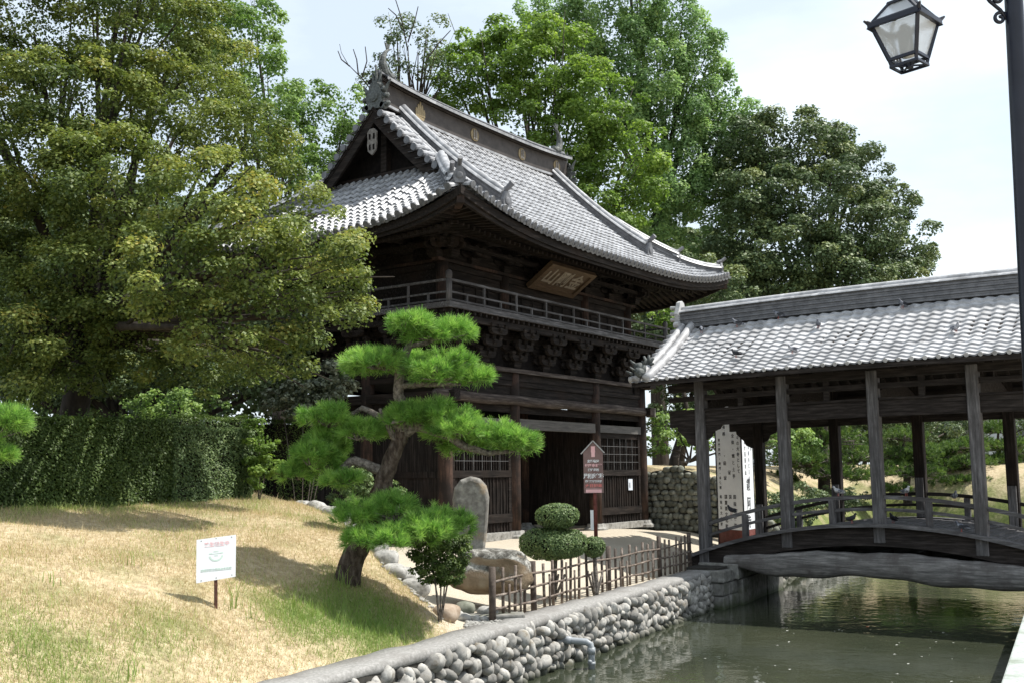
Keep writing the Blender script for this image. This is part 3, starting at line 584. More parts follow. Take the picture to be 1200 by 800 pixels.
# ---- tiles
rt = MB()
def tile_col(mb, P, side, r0=.088, r1=.062, wid=.245, cap=True):
    """P: points up the slope at tile joints; half-round cover tiles and the pans to one side"""
    P = [Vector(p) for p in P]; side = Vector(side).normalized(); rows = []; pan = []
    for i in range(len(P)-1):
        dd = (P[i+1]-P[i]).normalized(); n = side.cross(dd).normalized()
        if n.z < 0: n = -n
        for p, r, lift, pl in ((P[i], r0, .035, .022), (P[i+1], r1, .02, .0)):
            rows.append([p+n*lift+side*r*math.cos(a)+n*r*math.sin(a)*1.05 for a in np.linspace(-.25, PI+.25, 7)])
            pan.append([p+side*t*wid+n*(pl-.028*math.sin(PI*t)) for t in (0, .25, .5, .75, 1)])
    mb.grid(rows); mb.grid(pan)
    if cap:
        dd = (P[1]-P[0]).normalized(); n = side.cross(dd).normalized()
        if n.z < 0: n = -n
        c = P[0]+n*.045-dd*.03; mb.m = 1; mb.lathe(c, [(.088, 0), (.094, .01), (.094, .05)], 12, dd)
        pts = [P[0]-dd*.03+side*t*wid+n*(.028-.035*math.sin(PI*t)) for t in np.linspace(0, 1, 6)]
        mb.grid([[q for q in pts], [q-n*(.05+.02*math.sin(PI*j/5)) for j, q in enumerate(pts)]]); mb.m = 0
STEP = .27
def dlist(d0, d1):
    k = max(1, int(round((d1-d0)/STEP))); return list(np.linspace(d0, d1, k+1))
nx = int(2*HX/.245); xs = np.linspace(-HX+.14, HX-.14, nx)
for sy in (-1, 1):
    for t in xs:
        u = abs(t); d1 = HY-.12 if u < 4.35 else (HX-u if u > 4.9 else 3.0 if u > 4.8 else HY-.4)
        if u > 4.35 and u < 4.9: d1 = HY-.15
        if d1 < .35: continue
        X = XC+t; P = [(X, YC+sy*(HY-d), rz_(X if u < 4.9 else X, YC+sy*(HY-d))) for d in dlist(0, d1)]
        if u >= 4.9: P = [(X, YC+sy*(HY-d), rzs(X, YC+sy*(HY-d)) if d > HX-u else ZE+.60*d+.048*d*d+.74*((u/HX)*((HY-d)/HY))**3.4) for d in dlist(0, d1)]
        tile_col(rt, P, (1, 0, 0))
ny = int(2*HY/.245); ys = np.linspace(-HY+.14, HY-.14, ny)
for sx in (-1, 1):
    for t in ys:
        v = abs(t); d1 = min(3.15, HY-v)
        if d1 < .35: continue
        Y = YC+t; P = [(XC+sx*(HX-d), Y, ZE+.60*d+.048*d*d+.74*(((HX-d)/HX)*(v/HY))**3.4) for d in dlist(0, d1)]
        tile_col(rt, P, (0, 1, 0))
# verge tiles: short cover tiles lying across the gable edge, and two plain rows beside them
for sx in (-1, 1):
    for sy in (-1, 1):
        for d in np.arange(2.5, HY-.25, .235):
            Y = YC+sy*(HY-d); z = rz_(XC+sx*4.6, Y)+.10
            a = Vector((XC+sx*5.03, Y, z-.03)); b = Vector((XC+sx*4.5, Y, z+.03)); rt.tube([a, b], [.088, .078], 10); rt.m = 1; rt.lathe(a, [(.1, -.02), (.1, .03)], 12, (1, 0, 0)); rt.m = 0
            rt.grid([[(XC+sx*5.0, Y-.02, z-.12), (XC+sx*5.0, Y+.25, z-.12-sy*.0)], [(XC+sx*4.5, Y-.02, z-.09), (XC+sx*4.5, Y+.25, z-.09)]])
        for u in (4.42, 4.22):
            P = [Vector((XC+sx*u, YC+sy*(HY-d), rz_(XC+sx*4.2, YC+sy*(HY-d))+.10)) for d in np.arange(2.2, HY-.1, .3)]
            for i in range(len(P)-1): rt.tube([P[i], P[i+1]], [.098, .086], 10)
ro = rt.build('tiled_roof', ['tile', 'tile_dark'], gate, False)
# ridges: stacked flat tiles under a round cap
def ridge(name, P, wd, layers, lh, side=None, capr=.10, mat='tile_dark', parent=None, taper=None, capmat='tile'):
    P = [Vector(p) for p in P]; k = len(P); mb = MB(); 
    for l in range(layers):
        hw = wd/2*(1.0 if l % 2 == 0 else .86)
        A = []
        for i, p in enumerate(P):
            d = (P[min(i+1, k-1)]-P[max(i-1, 0)]); d.z = 0; s = Vector((-d.y, d.x, 0)).normalized(); f = 1 if taper is None else taper[0]+(taper[1]-taper[0])*i/(k-1)
            z0, z1 = l*lh*f, (l+1)*lh*f-.006
            A.append([p+s*hw+Vector((0, 0, z0)), p+s*hw+Vector((0, 0, z1)), p-s*hw+Vector((0, 0, z1)), p-s*hw+Vector((0, 0, z0))])
        mb.grid(A); mb.add([q for q in A[0]], [(0, 1, 2, 3)]); mb.add([q for q in A[-1]], [(3, 2, 1, 0)])
    o = mb.build(name, mat, parent)
    c = MB(); f = 1; ht = layers*lh
    c.tube([p+Vector((0, 0, ht*(1 if taper is None else taper[0]+(taper[1]-taper[0])*i/(k-1))+.02)) for i, p in enumerate(P)], capr, 10); A = []
    for i, p in enumerate(P):
        d = (P[min(i+1, k-1)]-P[max(i-1, 0)]); d.z = 0; s = Vector((-d.y, d.x, 0)).normalized(); z = ht*(1 if taper is None else taper[0]+(taper[1]-taper[0])*i/(k-1))
        A.append([p+s*(wd/2+.05)+Vector((0, 0, z-.05)), p+s*(wd/2+.02)+Vector((0, 0, z+.01)), p+Vector((0, 0, z+.06)), p-s*(wd/2+.02)+Vector((0, 0, z+.01)), p-s*(wd/2+.05)+Vector((0, 0, z-.05))])
    c.grid(A); c.build('cap_tiles', capmat, o, True)
    return o
def demon(mb, c, fwd, s, horn=True):   # ridge-end tile: shouldered plate with a round boss and a raised round tile
    c, f = Vector(c), Vector(fwd).normalized(); r = f.cross(Vector((0, 0, 1))).normalized(); up = Vector((0, 0, 1))
    poly = [(-.36, 0), (-.46, .12), (-.34, .22), (-.38, .5), (-.26, .72), (-.16, .95), (0, 1.02), (.16, .95), (.26, .72), (.38, .5), (.34, .22), (.46, .12), (.36, 0)]
    mb.prism([(a*s, b*s) for a, b in poly], c, r, up, f, .16*s); mb.lathe(c+f*.14*s+up*.45*s, [(.2*s, 0), (.2*s, .07*s), (.12*s, .09*s)], 12, f)
    for sx in (-1, 1): mb.lathe(c+r*sx*.38*s+up*.08*s, [(.12*s, -.05*s), (.12*s, .16*s)], 10, f)
    if horn: mb.tube([c-f*.25*s+up*1.0*s, c+f*.15*s+up*1.12*s, c+f*.5*s+up*1.38*s], [.14*s, .14*s, .15*s], 10)
for sx in (-1, 1):
    for sy in (-1, 1):
        P = [(XC+sx*3.93, YC+sy*(HY-d), rz_(XC+sx*3.93, YC+sy*(HY-d))+.02) for d in np.linspace(1.3, HY-.2, 15)]
        o = ridge('descending_ridge', P, .26, 7, .055, parent=ro, taper=(1.15, 1.0))
        dm = MB(); demon(dm, Vector(P[0])+Vector((0, sy*.0, -.02)), (0, sy, .0), .50); dm.build('ridge_end_tile', 'tile_dark', o, False)
        def hip(d): X = XC+sx*(HX-d); Y = YC+sy*(HY-d); return Vector((X, Y, ZE+.60*d+.048*d*d+.74*(((HX-d)/HX)*((HY-d)/HY))**3.4))
        o = ridge('hip_ridge', [hip(d)+Vector((0, 0, .03)) for d in np.linspace(1.35, 2.9, 8)], .24, 6, .055, parent=ro)
        dm = MB(); demon(dm, hip(1.35), (sx, sy, 0), .42); dm.build('ridge_end_tile', 'tile_dark', o)
        o = ridge('lower_hip_ridge', [hip(d)+Vector((0, 0, .03)) for d in np.linspace(.30, 1.5, 7)], .22, 4, .055, parent=ro)
        dm = MB(); demon(dm, hip(.30)+Vector((0, 0, .02)), (sx, sy, 0), .40); dm.build('ridge_end_tile', 'tile_dark', o)
# main ridge with crests
RZ = rz_(XC, YC)-.12
mb = MB(); RL = 4.78
def rc_(x): return RZ+.16*abs((x-XC)/RL)**3
xs_ = np.linspace(XC-RL, XC+RL, 21)
for hw, z0, z1 in ((.20, 0, .12), (.155, .12, .70), (.20, .70, .78)):
    A = [[(x, YC-hw, rc_(x)+z0), (x, YC-hw, rc_(x)+z1), (x, YC+hw, rc_(x)+z1), (x, YC+hw, rc_(x)+z0)] for x in xs_]; mb.grid(A); mb.add(A[0], [(0, 1, 2, 3)]); mb.add(A[-1], [(3, 2, 1, 0)])
mr_ = mb.build('main_ridge', 'ridge_panel', ro)
mb = MB(); A = [[(x, YC-.36, rc_(x)+.72), (x, YC-.37, rc_(x)+.78), (x, YC-.22, rc_(x)+.86), (x, YC, rc_(x)+.93), (x, YC+.22, rc_(x)+.86), (x, YC+.37, rc_(x)+.78), (x, YC+.36, rc_(x)+.72)] for x in xs_]; mb.grid(A)
for x in np.arange(XC-RL+.1, XC+RL, .21): mb.bar((x, YC-.36, rc_(x)+.81), (x, YC, rc_(x)+.96), .07, .05); mb.bar((x, YC+.36, rc_(x)+.81), (x, YC, rc_(x)+.96), .07, .05)
mb.tube([(x, YC, rc_(x)+.96) for x in xs_], .09, 10); mb.build('ridge_cap', 'tile_dark', mr_)
mb = MB(); mb.grid([[(x, YC-.375, rc_(x)+.70) , (x, YC-.385, rc_(x)+.78)] for x in xs_]); mb.grid([[(x, YC-.21, rc_(x)+.03), (x, YC-.215, rc_(x)+.10), (x, YC-.16, rc_(x)+.125)] for x in xs_]); mb.build('ridge_trim', 'tile', mr_)
for x in (XC-.55, XC+2.0, XC+4.1):
    mb = MB(); c = Vector((x, YC-.155, rc_(x)+.41)); mb.lathe(c, [(.20, 0), (.20, .02), (.17, .03), (.17, .022)], 24, (0, -1, 0)); cr_ = mb.build('round_crest', 'gold', mr_)
    mb = MB(); 
    for dx in (-.055, .055): mb.box(x+dx-.035, x+dx+.035, YC-.200, YC-.180, c.z-.15, c.z+.15)
    mb.build('crest_bars', 'bleached_wood', cr_)
mb = MB(); x = XC-3.15; z = rc_(x)+.24                      # leaf-and-flower crest
for k, (dx, h) in enumerate(((-.16, .22), (-.08, .34), (0, .42), (.08, .34), (.16, .22))):
    mb.prism([(-.04, 0), (-.045, h*.6), (-.02, h), (.02, h), (.045, h*.6), (.04, 0)], (x+dx, YC-.156-.003*k, z), (1, 0, 0), (0, 0, 1), (0, -1, 0), .02)
mb.prism([(-.2, 0), (-.15, -.12), (0, -.17), (.15, -.12), (.2, 0)], (x, YC-.156, z), (1, 0, 0), (0, 0, 1), (0, -1, 0), .02); mb.build('leaf_crest', 'gold', mr_)
for sx in (-1, 1):
    mb = MB(); c = Vector((XC+sx*(RL+.02), YC, RZ+.05)); f = Vector((sx, 0, 0))
    demon(mb, c+Vector((0, 0, .0)), f, .78, False)
    for a_, b_ in (((0, -.1, .7), (0, -.16, 1.12)), ((0, .1, .7), (0, .16, 1.12)), ((0, 0, .8), (sx*.05, 0, 1.28)), ((0, -.3, .5), (0, -.5, .78)), ((0, .3, .5), (0, .5, .78))): mb.tube([c+Vector(a_), c+Vector(b_)], [.07, .02], 6)
    for k in range(9):
        a = PI*(k/8); mb.lathe(c+Vector((0, math.cos(a)*.42, .10+math.sin(a)*.60)), [(.085, 0), (.09, .06), (.04, .12)], 8, f)
    mb.build('ridge_end_tile', 'mask_tile', mr_)
    fb = MB(); b = Vector((XC+sx*(RL-.35), YC, rc_(XC+sx*RL)+.95))       # upturned fish
    pts = [b+Vector((sx*x_, 0, z_)) for x_, z_ in ((-.30, .10), (-.14, .02), (.04, .10), (.14, .30), (.13, .50), (.04, .68), (-.08, .80))]
    fb.tube(pts, [.09, .13, .14, .12, .09, .06, .04], 10)
    q = pts[-1]
    for dx, dz in ((-.20, .10), (-.08, .20), (.06, .20)): fb.prism([(0, -.05), (dx, dz), (dx+.07, dz-.03), (.06, 0)], q+Vector((0, -.02, 0)), (sx, 0, 0), (0, 0, 1), (0, 1, 0), .04)
    for dz in (.15, .32, .48): fb.prism([(0, 0), (.16, .06), (.13, -.06)], b+Vector((sx*.12, -.015, dz)), (sx, 0, 0), (0, 0, 1), (0, 1, 0), .03)
    fb.build('fish_finial', 'mask_tile', mr_)
# gables
for sx in (-1, 1):
    X = XC+sx*4.32; mb = MB(); prof = [(YC+t, rz_(XC, YC+t)-.12) for t in np.linspace(-2.35, 2.35, 17)]
    zb = ZE+.60*3.1+.048*9.6-.1
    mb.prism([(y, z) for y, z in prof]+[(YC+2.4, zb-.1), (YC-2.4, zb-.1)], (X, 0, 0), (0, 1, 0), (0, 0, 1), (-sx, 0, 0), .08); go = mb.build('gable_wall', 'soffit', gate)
    mb = MB(); mb.bar((X+sx*.12, YC-1.9, 9.75), (X+sx*.12, YC+1.9, 9.75), .16, .26); mb.bar((X+sx*.10, YC, 9.9), (X+sx*.10, YC, 11.2), .2, .2, (0, 1, 0)); mb.build('gable_frame', 'gate_wood_y', go)
    for sy in (-1, 1):
        mb = MB(); A = []; B_ = []
        for d in np.linspace(2.15, HY, 14):
            Y = YC+sy*(HY-d); z = rz_(XC+4.6, Y); e = XC+sx*4.93; A.append([(e, Y, z-.02), (e, Y, z-.46), (e-sx*.08, Y, z-.46), (e-sx*.08, Y, z-.02)])
            B_.append([(e+sx*.025, Y, z+.0), (e+sx*.025, Y, z-.12), (e, Y, z-.12)])
        mb.grid(A); mb.grid(B_); mb.add(A[0], [(0, 1, 2, 3)]); mb.build('bargeboard', 'gate_wood_y', go)
    mb = MB(); A = []
    for sy in (-1, 1):
        A = [[(XC+sx*4.3, YC+sy*(HY-d), rz_(XC, YC+sy*(HY-d))-.10), (XC+sx*4.97, YC+sy*(HY-d), rz_(XC, YC+sy*(HY-d))-.04)] for d in np.linspace(2.0, HY, 14)]; mb.grid(A)
    mb.build('verge_soffit', 'soffit', go)
    mb = MB(); z = 11.0                                    # pendant carving under the gable peak
    mb.prism([(-.07, 0), (-.17, -.10), (-.15, -.3), (-.17, -.42), (-.14, -.62), (0, -.74), (.14, -.62), (.17, -.42), (.15, -.3), (.17, -.10), (.07, 0)], (XC+sx*4.95, YC, z), (0, 1, 0), (0, 0, 1), (sx, 0, 0), .05); po = mb.build('gable_pendant', 'bleached_wood', go)
    mb = MB(); 
    for dy, dz in ((-.075, -.22), (.075, -.22), (-.07, -.52), (.07, -.52)): mb.box(XC+sx*5.0-.004, XC+sx*5.0+.008, YC+dy-.035, YC+dy+.035, z+dz-.08, z+dz+.08)
    mb.build('recess_shade', 'soffit', po)  # thin dark pads stand in for the shade of carved hollows
# ------------------------------------------------------------------ roofed bridge
BN, BF, BC = 24.3, 27.9, 26.1
bridge = wempty('roofed_bridge', (BC, 7.3, 0)); tag(bridge, 'weathered timber arched footbridge under a long pantiled gable roof', 'covered bridge')
def dk(y): return .45-.042*(y-7.3)**2
BY = np.linspace(2.6, 11.75, 45)
def sweep(mb, x0, x1, za, zb, ys=BY):
    A = [[(x0, y, dk(y)+za), (x0, y, dk(y)+zb), (x1, y, dk(y)+zb), (x1, y, dk(y)+za), (x0, y, dk(y)+za)] for y in ys]; mb.grid(A); mb.add(A[0][:4], [(0, 1, 2, 3)]); mb.add(A[-1][:4], [(3, 2, 1, 0)])
for nm, x0, x1 in (('edge', BN-.24, BN+.16), ('edge', BF-.16, BF+.24)):
    mb = MB(); sweep(mb, x0, x1, -.05, .035); mb.build('deck_edge_beam', 'bridge_wood_y', bridge)
mb = MB(); ys = np.arange(2.6, 11.75, .21)
for y in ys: mb.box(BN+.162, BF-.162, y+.004, y+.203, dk(y+.1)-.04, dk(y+.1)+.012+random.uniform(-.004, .004))
mb.build('deck_planks', 'bridge_wood_x', bridge)
for x0, x1 in ((BN-.10, BN+.10), (BF-.10, BF+.10)):
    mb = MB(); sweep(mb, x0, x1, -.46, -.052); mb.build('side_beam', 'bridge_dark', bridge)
# big rough log girders
for xc in (BN, BF):
    mb = MB(); A = []
    for y in np.linspace(2.9, 10.75, 40):
        s = (y-7.6)/3.3; zt = -.15-.20*s*s+.018*math.sin(y*3.1)+.01*math.sin(y*9); zb = -.72-.18*max(0, -s)**1.4+.04*math.sin(y*1.9)+.02*math.sin(y*5)-.02*s
        if y > 9.6: zb += .10*(y-9.6)
        hw = .22+.02*math.sin(y*2.3); r = []
        for k in range(13):
            a = -PI/2+2*PI*k/12; cx, cz = math.cos(a), math.sin(a); r.append((xc-.06+hw*math.copysign(abs(cx)**.6, cx), y, (zt+zb)/2+(zt-zb)/2*math.copysign(abs(cz)**.65, cz)))
        A.append(r)
    mb.grid(A); mb.add(A[0][:12], [tuple(range(12))]); mb.add(A[-1][:12], [tuple(range(12))[::-1]]); mb.build('log_girder', 'girder_wood', bridge, True)
mb = MB()
for y in np.arange(3.4, 10.6, .9): mb.box(BN+.2, BF-.2, y-.09, y+.09, -.50, -.30)
mb.build('cross_joists', 'bridge_dark', bridge)
PYB = [11.32, 9.24, 7.14, 5.04, 2.95]
def camb(y): return -.10*((y-6.)/7)**2
for xi, xp in enumerate((BN, BF)):
    for y in PYB:
        mb = MB(); z0 = dk(y)-.4; w_ = .125
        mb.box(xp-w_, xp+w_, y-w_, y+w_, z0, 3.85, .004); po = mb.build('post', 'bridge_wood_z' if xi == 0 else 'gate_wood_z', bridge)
        bv = po.modifiers.new('b', 'BEVEL'); bv.width = .018; bv.segments = 1
        si = 1 if xi == 0 else -1
        q = MB(); q.box(xp+si*.127, xp+si*.21, y-.09, y+.09, dk(y)+.036, dk(y)+1.0); q.build('post_sleeve', 'bridge_wood_z', po)
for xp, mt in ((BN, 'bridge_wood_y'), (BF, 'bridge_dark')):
    mb = MB()
    for za, zb, hw in ((.56, .645, .05), (.30, .37, .035)):
        sweep(mb, xp-hw, xp+hw, za, zb, np.linspace(2.75, 11.30, 40))
    ra_ = mb.build('handrail', mt, bridge)
    for k in range(4):
        y = (PYB[k]+PYB[k+1])/2; b = MB(); b.box(xp-.06, xp+.06, y-.065, y+.065, dk(y)+.034, dk(y)+.56); b.build('baluster', 'bridge_wood_z', ra_)
# beams over the posts
for xp in (BN, BF):
    si = -1 if xp == BN else 1
    mb = MB()
    ysb = np.linspace(2.0, 12.15, 24)
    for (o0, o1, za, zb) in ((-.05, .05, 2.82, 3.17), (-.09, .09, 3.175, 3.23), (-.06, .06, 3.44, 3.56), (-.1, .1, 3.68, 3.86)):
        A = [[(xp+o0, y, za+camb(y)), (xp+o0, y, zb+camb(y)), (xp+o1, y, zb+camb(y)), (xp+o1, y, za+camb(y)), (xp+o0, y, za+camb(y))] for y in ysb]; mb.grid(A); mb.add(A[-1][:4], [(3, 2, 1, 0)])
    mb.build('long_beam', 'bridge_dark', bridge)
    if xp == BF: mb = MB(); mb.grid([[(xp+.02, y, 3.2+camb(y)), (xp+.02, y, 3.75+camb(y))] for y in ysb]); mb.build('light_stop_board', 'bridge_dark', bridge)  # added solid board, keeps daylight from showing between the far beams
    for k in range(4):               # short struts between the beams
        y = (PYB[k]+PYB[k+1])/2; q = MB(); q.box(xp-.05, xp+.05, y-.06, y+.06, 3.22+camb(y), 3.69+camb(y)); q.build('beam_strut', 'bridge_dark', bridge)
    for y, s in ((PYB[0], -1), (PYB[0], 1), (PYB[1], -1)):
        mb = MB()                    # curved knee brace beside the end post
        if s == 1: mb.prism([(0, 0), (.5, 0), (.5, -.12), (.3, -.3), (.24, -.42), (.08, -.5), (0, -.5)], (xp-.03, y+.13, 2.78), (0, 1, 0), (0, 0, 1), (1, 0, 0), .06)
        elif y == PYB[0]: mb.prism([(0, 0), (.42, 0), (.36, -.1), (.2, -.16), (.13, -.3), (0, -.36)], (xp-.03, y-.13, 2.78), (0, -1, 0), (0, 0, 1), (1, 0, 0), .06)
        if mb.v: mb.build('knee_brace', 'bridge_dark', bridge)
for y in PYB:
    mb = MB(); A = []
    for t in np.linspace(0, 1, 9): z = 3.2+.34*math.sin(PI*t)+camb(y); x = BN-.0+t*(BF-BN); A.append([(x, y-.09, z-.16), (x, y-.09, z+.14), (x, y+.09, z+.14), (x, y+.09, z-.16), (x, y-.09, z-.16)])
    mb.grid(A); mb.box(BC-.08, BC+.08, y-.08, y+.08, 3.6, 5.35); mb.build('cross_beam', 'bridge_dark', bridge)
# roof
EX, RH = 2.75, 5.58
RY0, RY1 = 1.6, 12.95
def bz(u, y): t = 1-u/EX; return 3.93+t*1.25+.40*t*t+camb(y)       # u from the ridge line outwards
def wave(s): s = s % 1; return math.sin(2*PI*s-.35*math.sin(2*PI*s))*.5
rt = MB(); NW = int((RY1-RY0-.55)/.272); 
for sx in (-1, 1):
    rows = []; nrow = 15; sl = np.linspace(EX, .12, nrow)
    for i in range(nrow-1):
        for u, lift in ((sl[i], .042), (sl[i+1]+.0, .0)):
            r = []
            for k in range(NW*9+1):
                y = RY0+k*.272/9; r.append((BC+sx*u, y, bz(u, y)+lift+.034*wave(k/9.)))
            rows.append(r)
    rt.grid(rows)
    e = rows[0]; rt.m = 1; rt.grid([e, [(p[0], p[1], p[2]-.035) for p in e]]); rt.m = 0
    for k in range(NW): 
        y = RY0+(k+.25)*.272; rt.lathe((BC+sx*(EX+.0), y, bz(EX, y)+.035), [(.045, -.02), (.05, .03)], 8, (sx, 0, -.3))
br = rt.build('pantile_roof', ['tile_bridge', 'tile_dark'], bridge, False)
YV = RY0+NW*.272
for sx in (-1, 1):
    mb = MB()
    for y in (YV+.09, YV+.36):
        P = [Vector((BC+sx*u, y, bz(u, y)+.085)) for u in np.linspace(EX+.04, .05, 14)]; mb.tube(P, .105 if y < YV+.2 else .10, 12)
        mb.grid([[(p.x, y-.14, p.z-.07), (p.x, y+.14, p.z-.07)] for p in P])
    for u in np.linspace(EX-.1, .3, 12): z = bz(u, YV)+.02; mb.tube([(BC+sx*u, YV+.60, z), (BC+sx*u, YV+.38, z+.04)], [.085, .08], 10)
    mb.build('verge_tiles', 'tile_bridge', br, True)
    mb = MB(); c = Vector((BC+sx*(EX-.12), YV+.33, bz(EX, YV)+.14)); stone_mb(mb, c+Vector((0, 0, .16)), (.13, .15, .17), ns=.35, seed=5); stone_mb(mb, c+Vector((sx*.12, -.05, .08)), (.12, .10, .12), ns=.4, seed=8)
    for a, b in (((0, .1, .28), (0, .26, .42)), ((0, -.08, .28), (0, -.2, .40)), ((sx*.1, .05, .1), (sx*.28, .12, .22)), ((0, .18, .05), (.0, .38, .16))): mb.tube([c+Vector(a), c+Vector(b)], [.05, .015], 7)
    mb.build('corner_ornament', 'mask_tile', br, True)
    mb = MB(); c = Vector((BC+sx*(EX-.62), YV+.36, bz(EX-.62, YV)+.16))
    for k in range(7): a = k*.9; mb.tube([c, c+Vector((0, .18*math.cos(a), .1+.16*math.sin(a)))], [.06, .03], 6)
    mb.build('roof_ornament', 'mask_tile', br, True)
mb = MB(); nL = 8
for l in range(nL):
    hw = (.17 if l % 2 == 0 else .145); A = []
    for y in np.linspace(RY0, YV+.42, 24): z = RH-.06+camb(y)+l*.055; A.append([(BC-hw, y, z), (BC-hw, y, z+.047), (BC+hw, y, z+.047), (BC+hw, y, z)])
    mb.grid(A); mb.add(A[-1], [(3, 2, 1, 0)])
brr = mb.build('ridge_tiles', 'tile_dark', br)
mb = MB(); mb.tube([(BC, y, RH-.04+camb(y)+nL*.055+.035) for y in np.linspace(RY0, YV+.44, 24)], .10, 12); A = [[(BC-.22, y, RH-.06+camb(y)+nL*.055-.02), (BC-.2, y, RH-.06+camb(y)+nL*.055+.03), (BC, y, RH-.06+camb(y)+nL*.055+.08), (BC+.2, y, RH-.06+camb(y)+nL*.055+.03), (BC+.22, y, RH-.06+camb(y)+nL*.055-.02)] for y in np.linspace(RY0, YV+.44, 24)]; mb.grid(A); mb.build('ridge_cap', 'tile_bridge', brr, True)
mb = MB(); demon(mb, (BC, YV+.40, RH-.12), (0, 1, 0), .72, False)
for dz in (.2, .36, .52): mb.tube([(BC-.05, YV+.5, RH-.1+dz), (BC-.05, YV+.72, RH-.08+dz)], .05, 8)
mb.build('ridge_end_tile', 'ridge_pale', brr)
# timber under the tiles
for sx in (-1, 1):
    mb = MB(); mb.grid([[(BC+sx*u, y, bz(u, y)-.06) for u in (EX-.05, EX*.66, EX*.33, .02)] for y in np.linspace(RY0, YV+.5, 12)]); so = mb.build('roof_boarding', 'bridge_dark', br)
    mb = MB(); y = RY0+.2
    while y < YV+.5: mb.bar((BC+sx*(EX-.14), y, bz(EX-.14, y)-.13), (BC+sx*.05, y, bz(.05, y)-.13), .065, .085); y += .30
    mb.build('rafters', 'bridge_dark', so)
    mb = MB(); A = [[(BC+sx*(EX-.03), y, bz(EX, y)-.11), (BC+sx*(EX-.03), y, bz(EX, y)-.012), (BC+sx*(EX-.09), y, bz(EX, y)-.012), (BC+sx*(EX-.09), y, bz(EX, y)-.11), (BC+sx*(EX-.03), y, bz(EX, y)-.11)] for y in np.linspace(RY0, YV+.5, 24)]; mb.grid(A); mb.build('eave_board', 'bridge_dark', so)
    mb = MB(); P = [Vector((BC+sx*u, YV+.46, bz(u, YV)-.05)) for u in np.linspace(EX, .0, 10)]
    mb.grid([[p+Vector((0, .04, 0)), p+Vector((0, .04, -.26)), p+Vector((0, -.04, -.26)), p+Vector((0, -.04, 0))] for p in P]); mb.build('bargeboard', 'bridge_dark', so)
mb = MB(); mb.prism([(BN, 3.86), (BF, 3.86), (BF, 4.3), (BC, 5.4), (BN, 4.3)], (0, 12.10, 0), (1, 0, 0), (0, 0, 1), (0, 1, 0), .05); mb.build('gable_board', 'bridge_dark', bridge)
# ------------------------------------------------------------------ wall beside the path, with cobbles
rw = wempty('retaining_wall', (32, 15.5, -.1)); tag(rw, 'grey green retaining wall of rounded boulders beside the gate forecourt', 'stone wall')
def wtop(y): return np.interp(y, [12.2, 13.4, 14.2, 15.6, 16.6, 17.6, 18.4], [-.2, .55, 1.35, 1.78, 1.75, 1.5, 1.05])
mb = MB(); A = [[(32.0, y, -.4), (32.08, y, float(wtop(y))-.02), (32.4, y, float(wtop(y))-.05)] for y in np.linspace(11.8, 19.2, 24)]; mb.grid(A); mb.build('backing', 'mortar', rw)
mb = MB(); z = -.12
while z < 1.8:
    y = 12.0+random.uniform(0, .2)
    while y < 18.6:
        ry = random.uniform(.085, .17)
        if z < wtop(y)+.02: stone_mb(mb, (31.99+.05*z, y, z+random.uniform(-.03, .03)), (.13, ry, random.uniform(.085, .14)), 0, 0, ns=.18)
        y += ry*1.72
    z += .19
noisemat('boulder_green', [(.3, (.085, .092, .07)), (.55, (.17, .175, .145)), (.75, (.28, .28, .25))], nscale=6, detail=8, rough=.9, bump=.4, island=.4)
mb.build('boulder_facing', 'boulder_green', rw, True)
# ------------------------------------------------------------------ text
def text(name, body, size, loc, ex, ey, mat, parent, ext=.002, vertical=False, sx=1.0, bold=.0, lead=1.0, th=None):
    """lettering as a real mesh; ex, ey: reading and up directions"""
    ex, ey = Vector(ex).normalized(), Vector(ey).normalized(); ez = ex.cross(ey)
    M = Matrix((ex, ey, ez)).transposed().to_4x4()
    vs, fs = [], []
    cu = bpy.data.curves.new(name, 'FONT'); cu.size = size; cu.extrude = ext; cu.offset = bold; cu.align_x = 'CENTER'; cu.align_y = 'CENTER'
    tmp = bpy.data.objects.new(name, cu); COL.objects.link(tmp)
    def grab(s, dx, dy):
        cu.body = s; bpy.context.view_layer.update(); dg = bpy.context.evaluated_depsgraph_get(); mm = tmp.evaluated_get(dg).to_mesh()
        b = len(vs)
        for v in mm.vertices: vs.append(M @ Vector((v.co.x*sx+dx, v.co.y+dy, v.co.z))+Vector(loc))
        for p in mm.polygons: fs.append(tuple(b+i for i in p.vertices))
        tmp.evaluated_get(dg).to_mesh_clear()
    if vertical:
        for i, chh in enumerate(body):
            if chh != '　': grab(chh, 0, -i*size*lead)
    else: grab(body, 0, 0)
    bpy.data.objects.remove(tmp); bpy.data.curves.remove(cu)
    me = bpy.data.meshes.new(name); me.from_pydata([tuple(v) for v in vs], [], fs)
    return finish(name, me, mat, parent)
# name plaque under the eaves, leaning out
a = Vector((26.15, 16.86, 6.93)); upv = Vector((0, -.86, .58)).normalized(); exv = Vector((1, 0, 0)); nv = exv.cross(upv)   # face looks down and out
pq = wempty('name_plaque', a); tag(pq, 'leaning brown timber name plaque with three pale characters under the upper eaves', 'plaque')
Mq = Matrix((exv, upv, nv)).transposed().to_4x4(); Mq.translation = a
mb = MB(Mq); mb.box(-1.05, 1.05, .12, .92, -.03, .03); pb = mb.build('board', 'plaque_wood', pq)
mb = MB(Mq); mb.box(-1.2, 1.2, 0, .13, -.05, .09); mb.box(-1.2, 1.2, .91, 1.04, -.05, .09); mb.box(-1.2, -1.04, .132, .908, -.048, .088); mb.box(1.04, 1.2, .132, .908, -.048, .088); mb.build('frame', 'plaque_wood', pq)
for i, chh in enumerate('山剛金'): text('character', chh, .62, a+exv*(-.66+.66*i)+upv*.52+nv*.034, exv, upv, 'plaque_text', pb, .012, bold=.012)
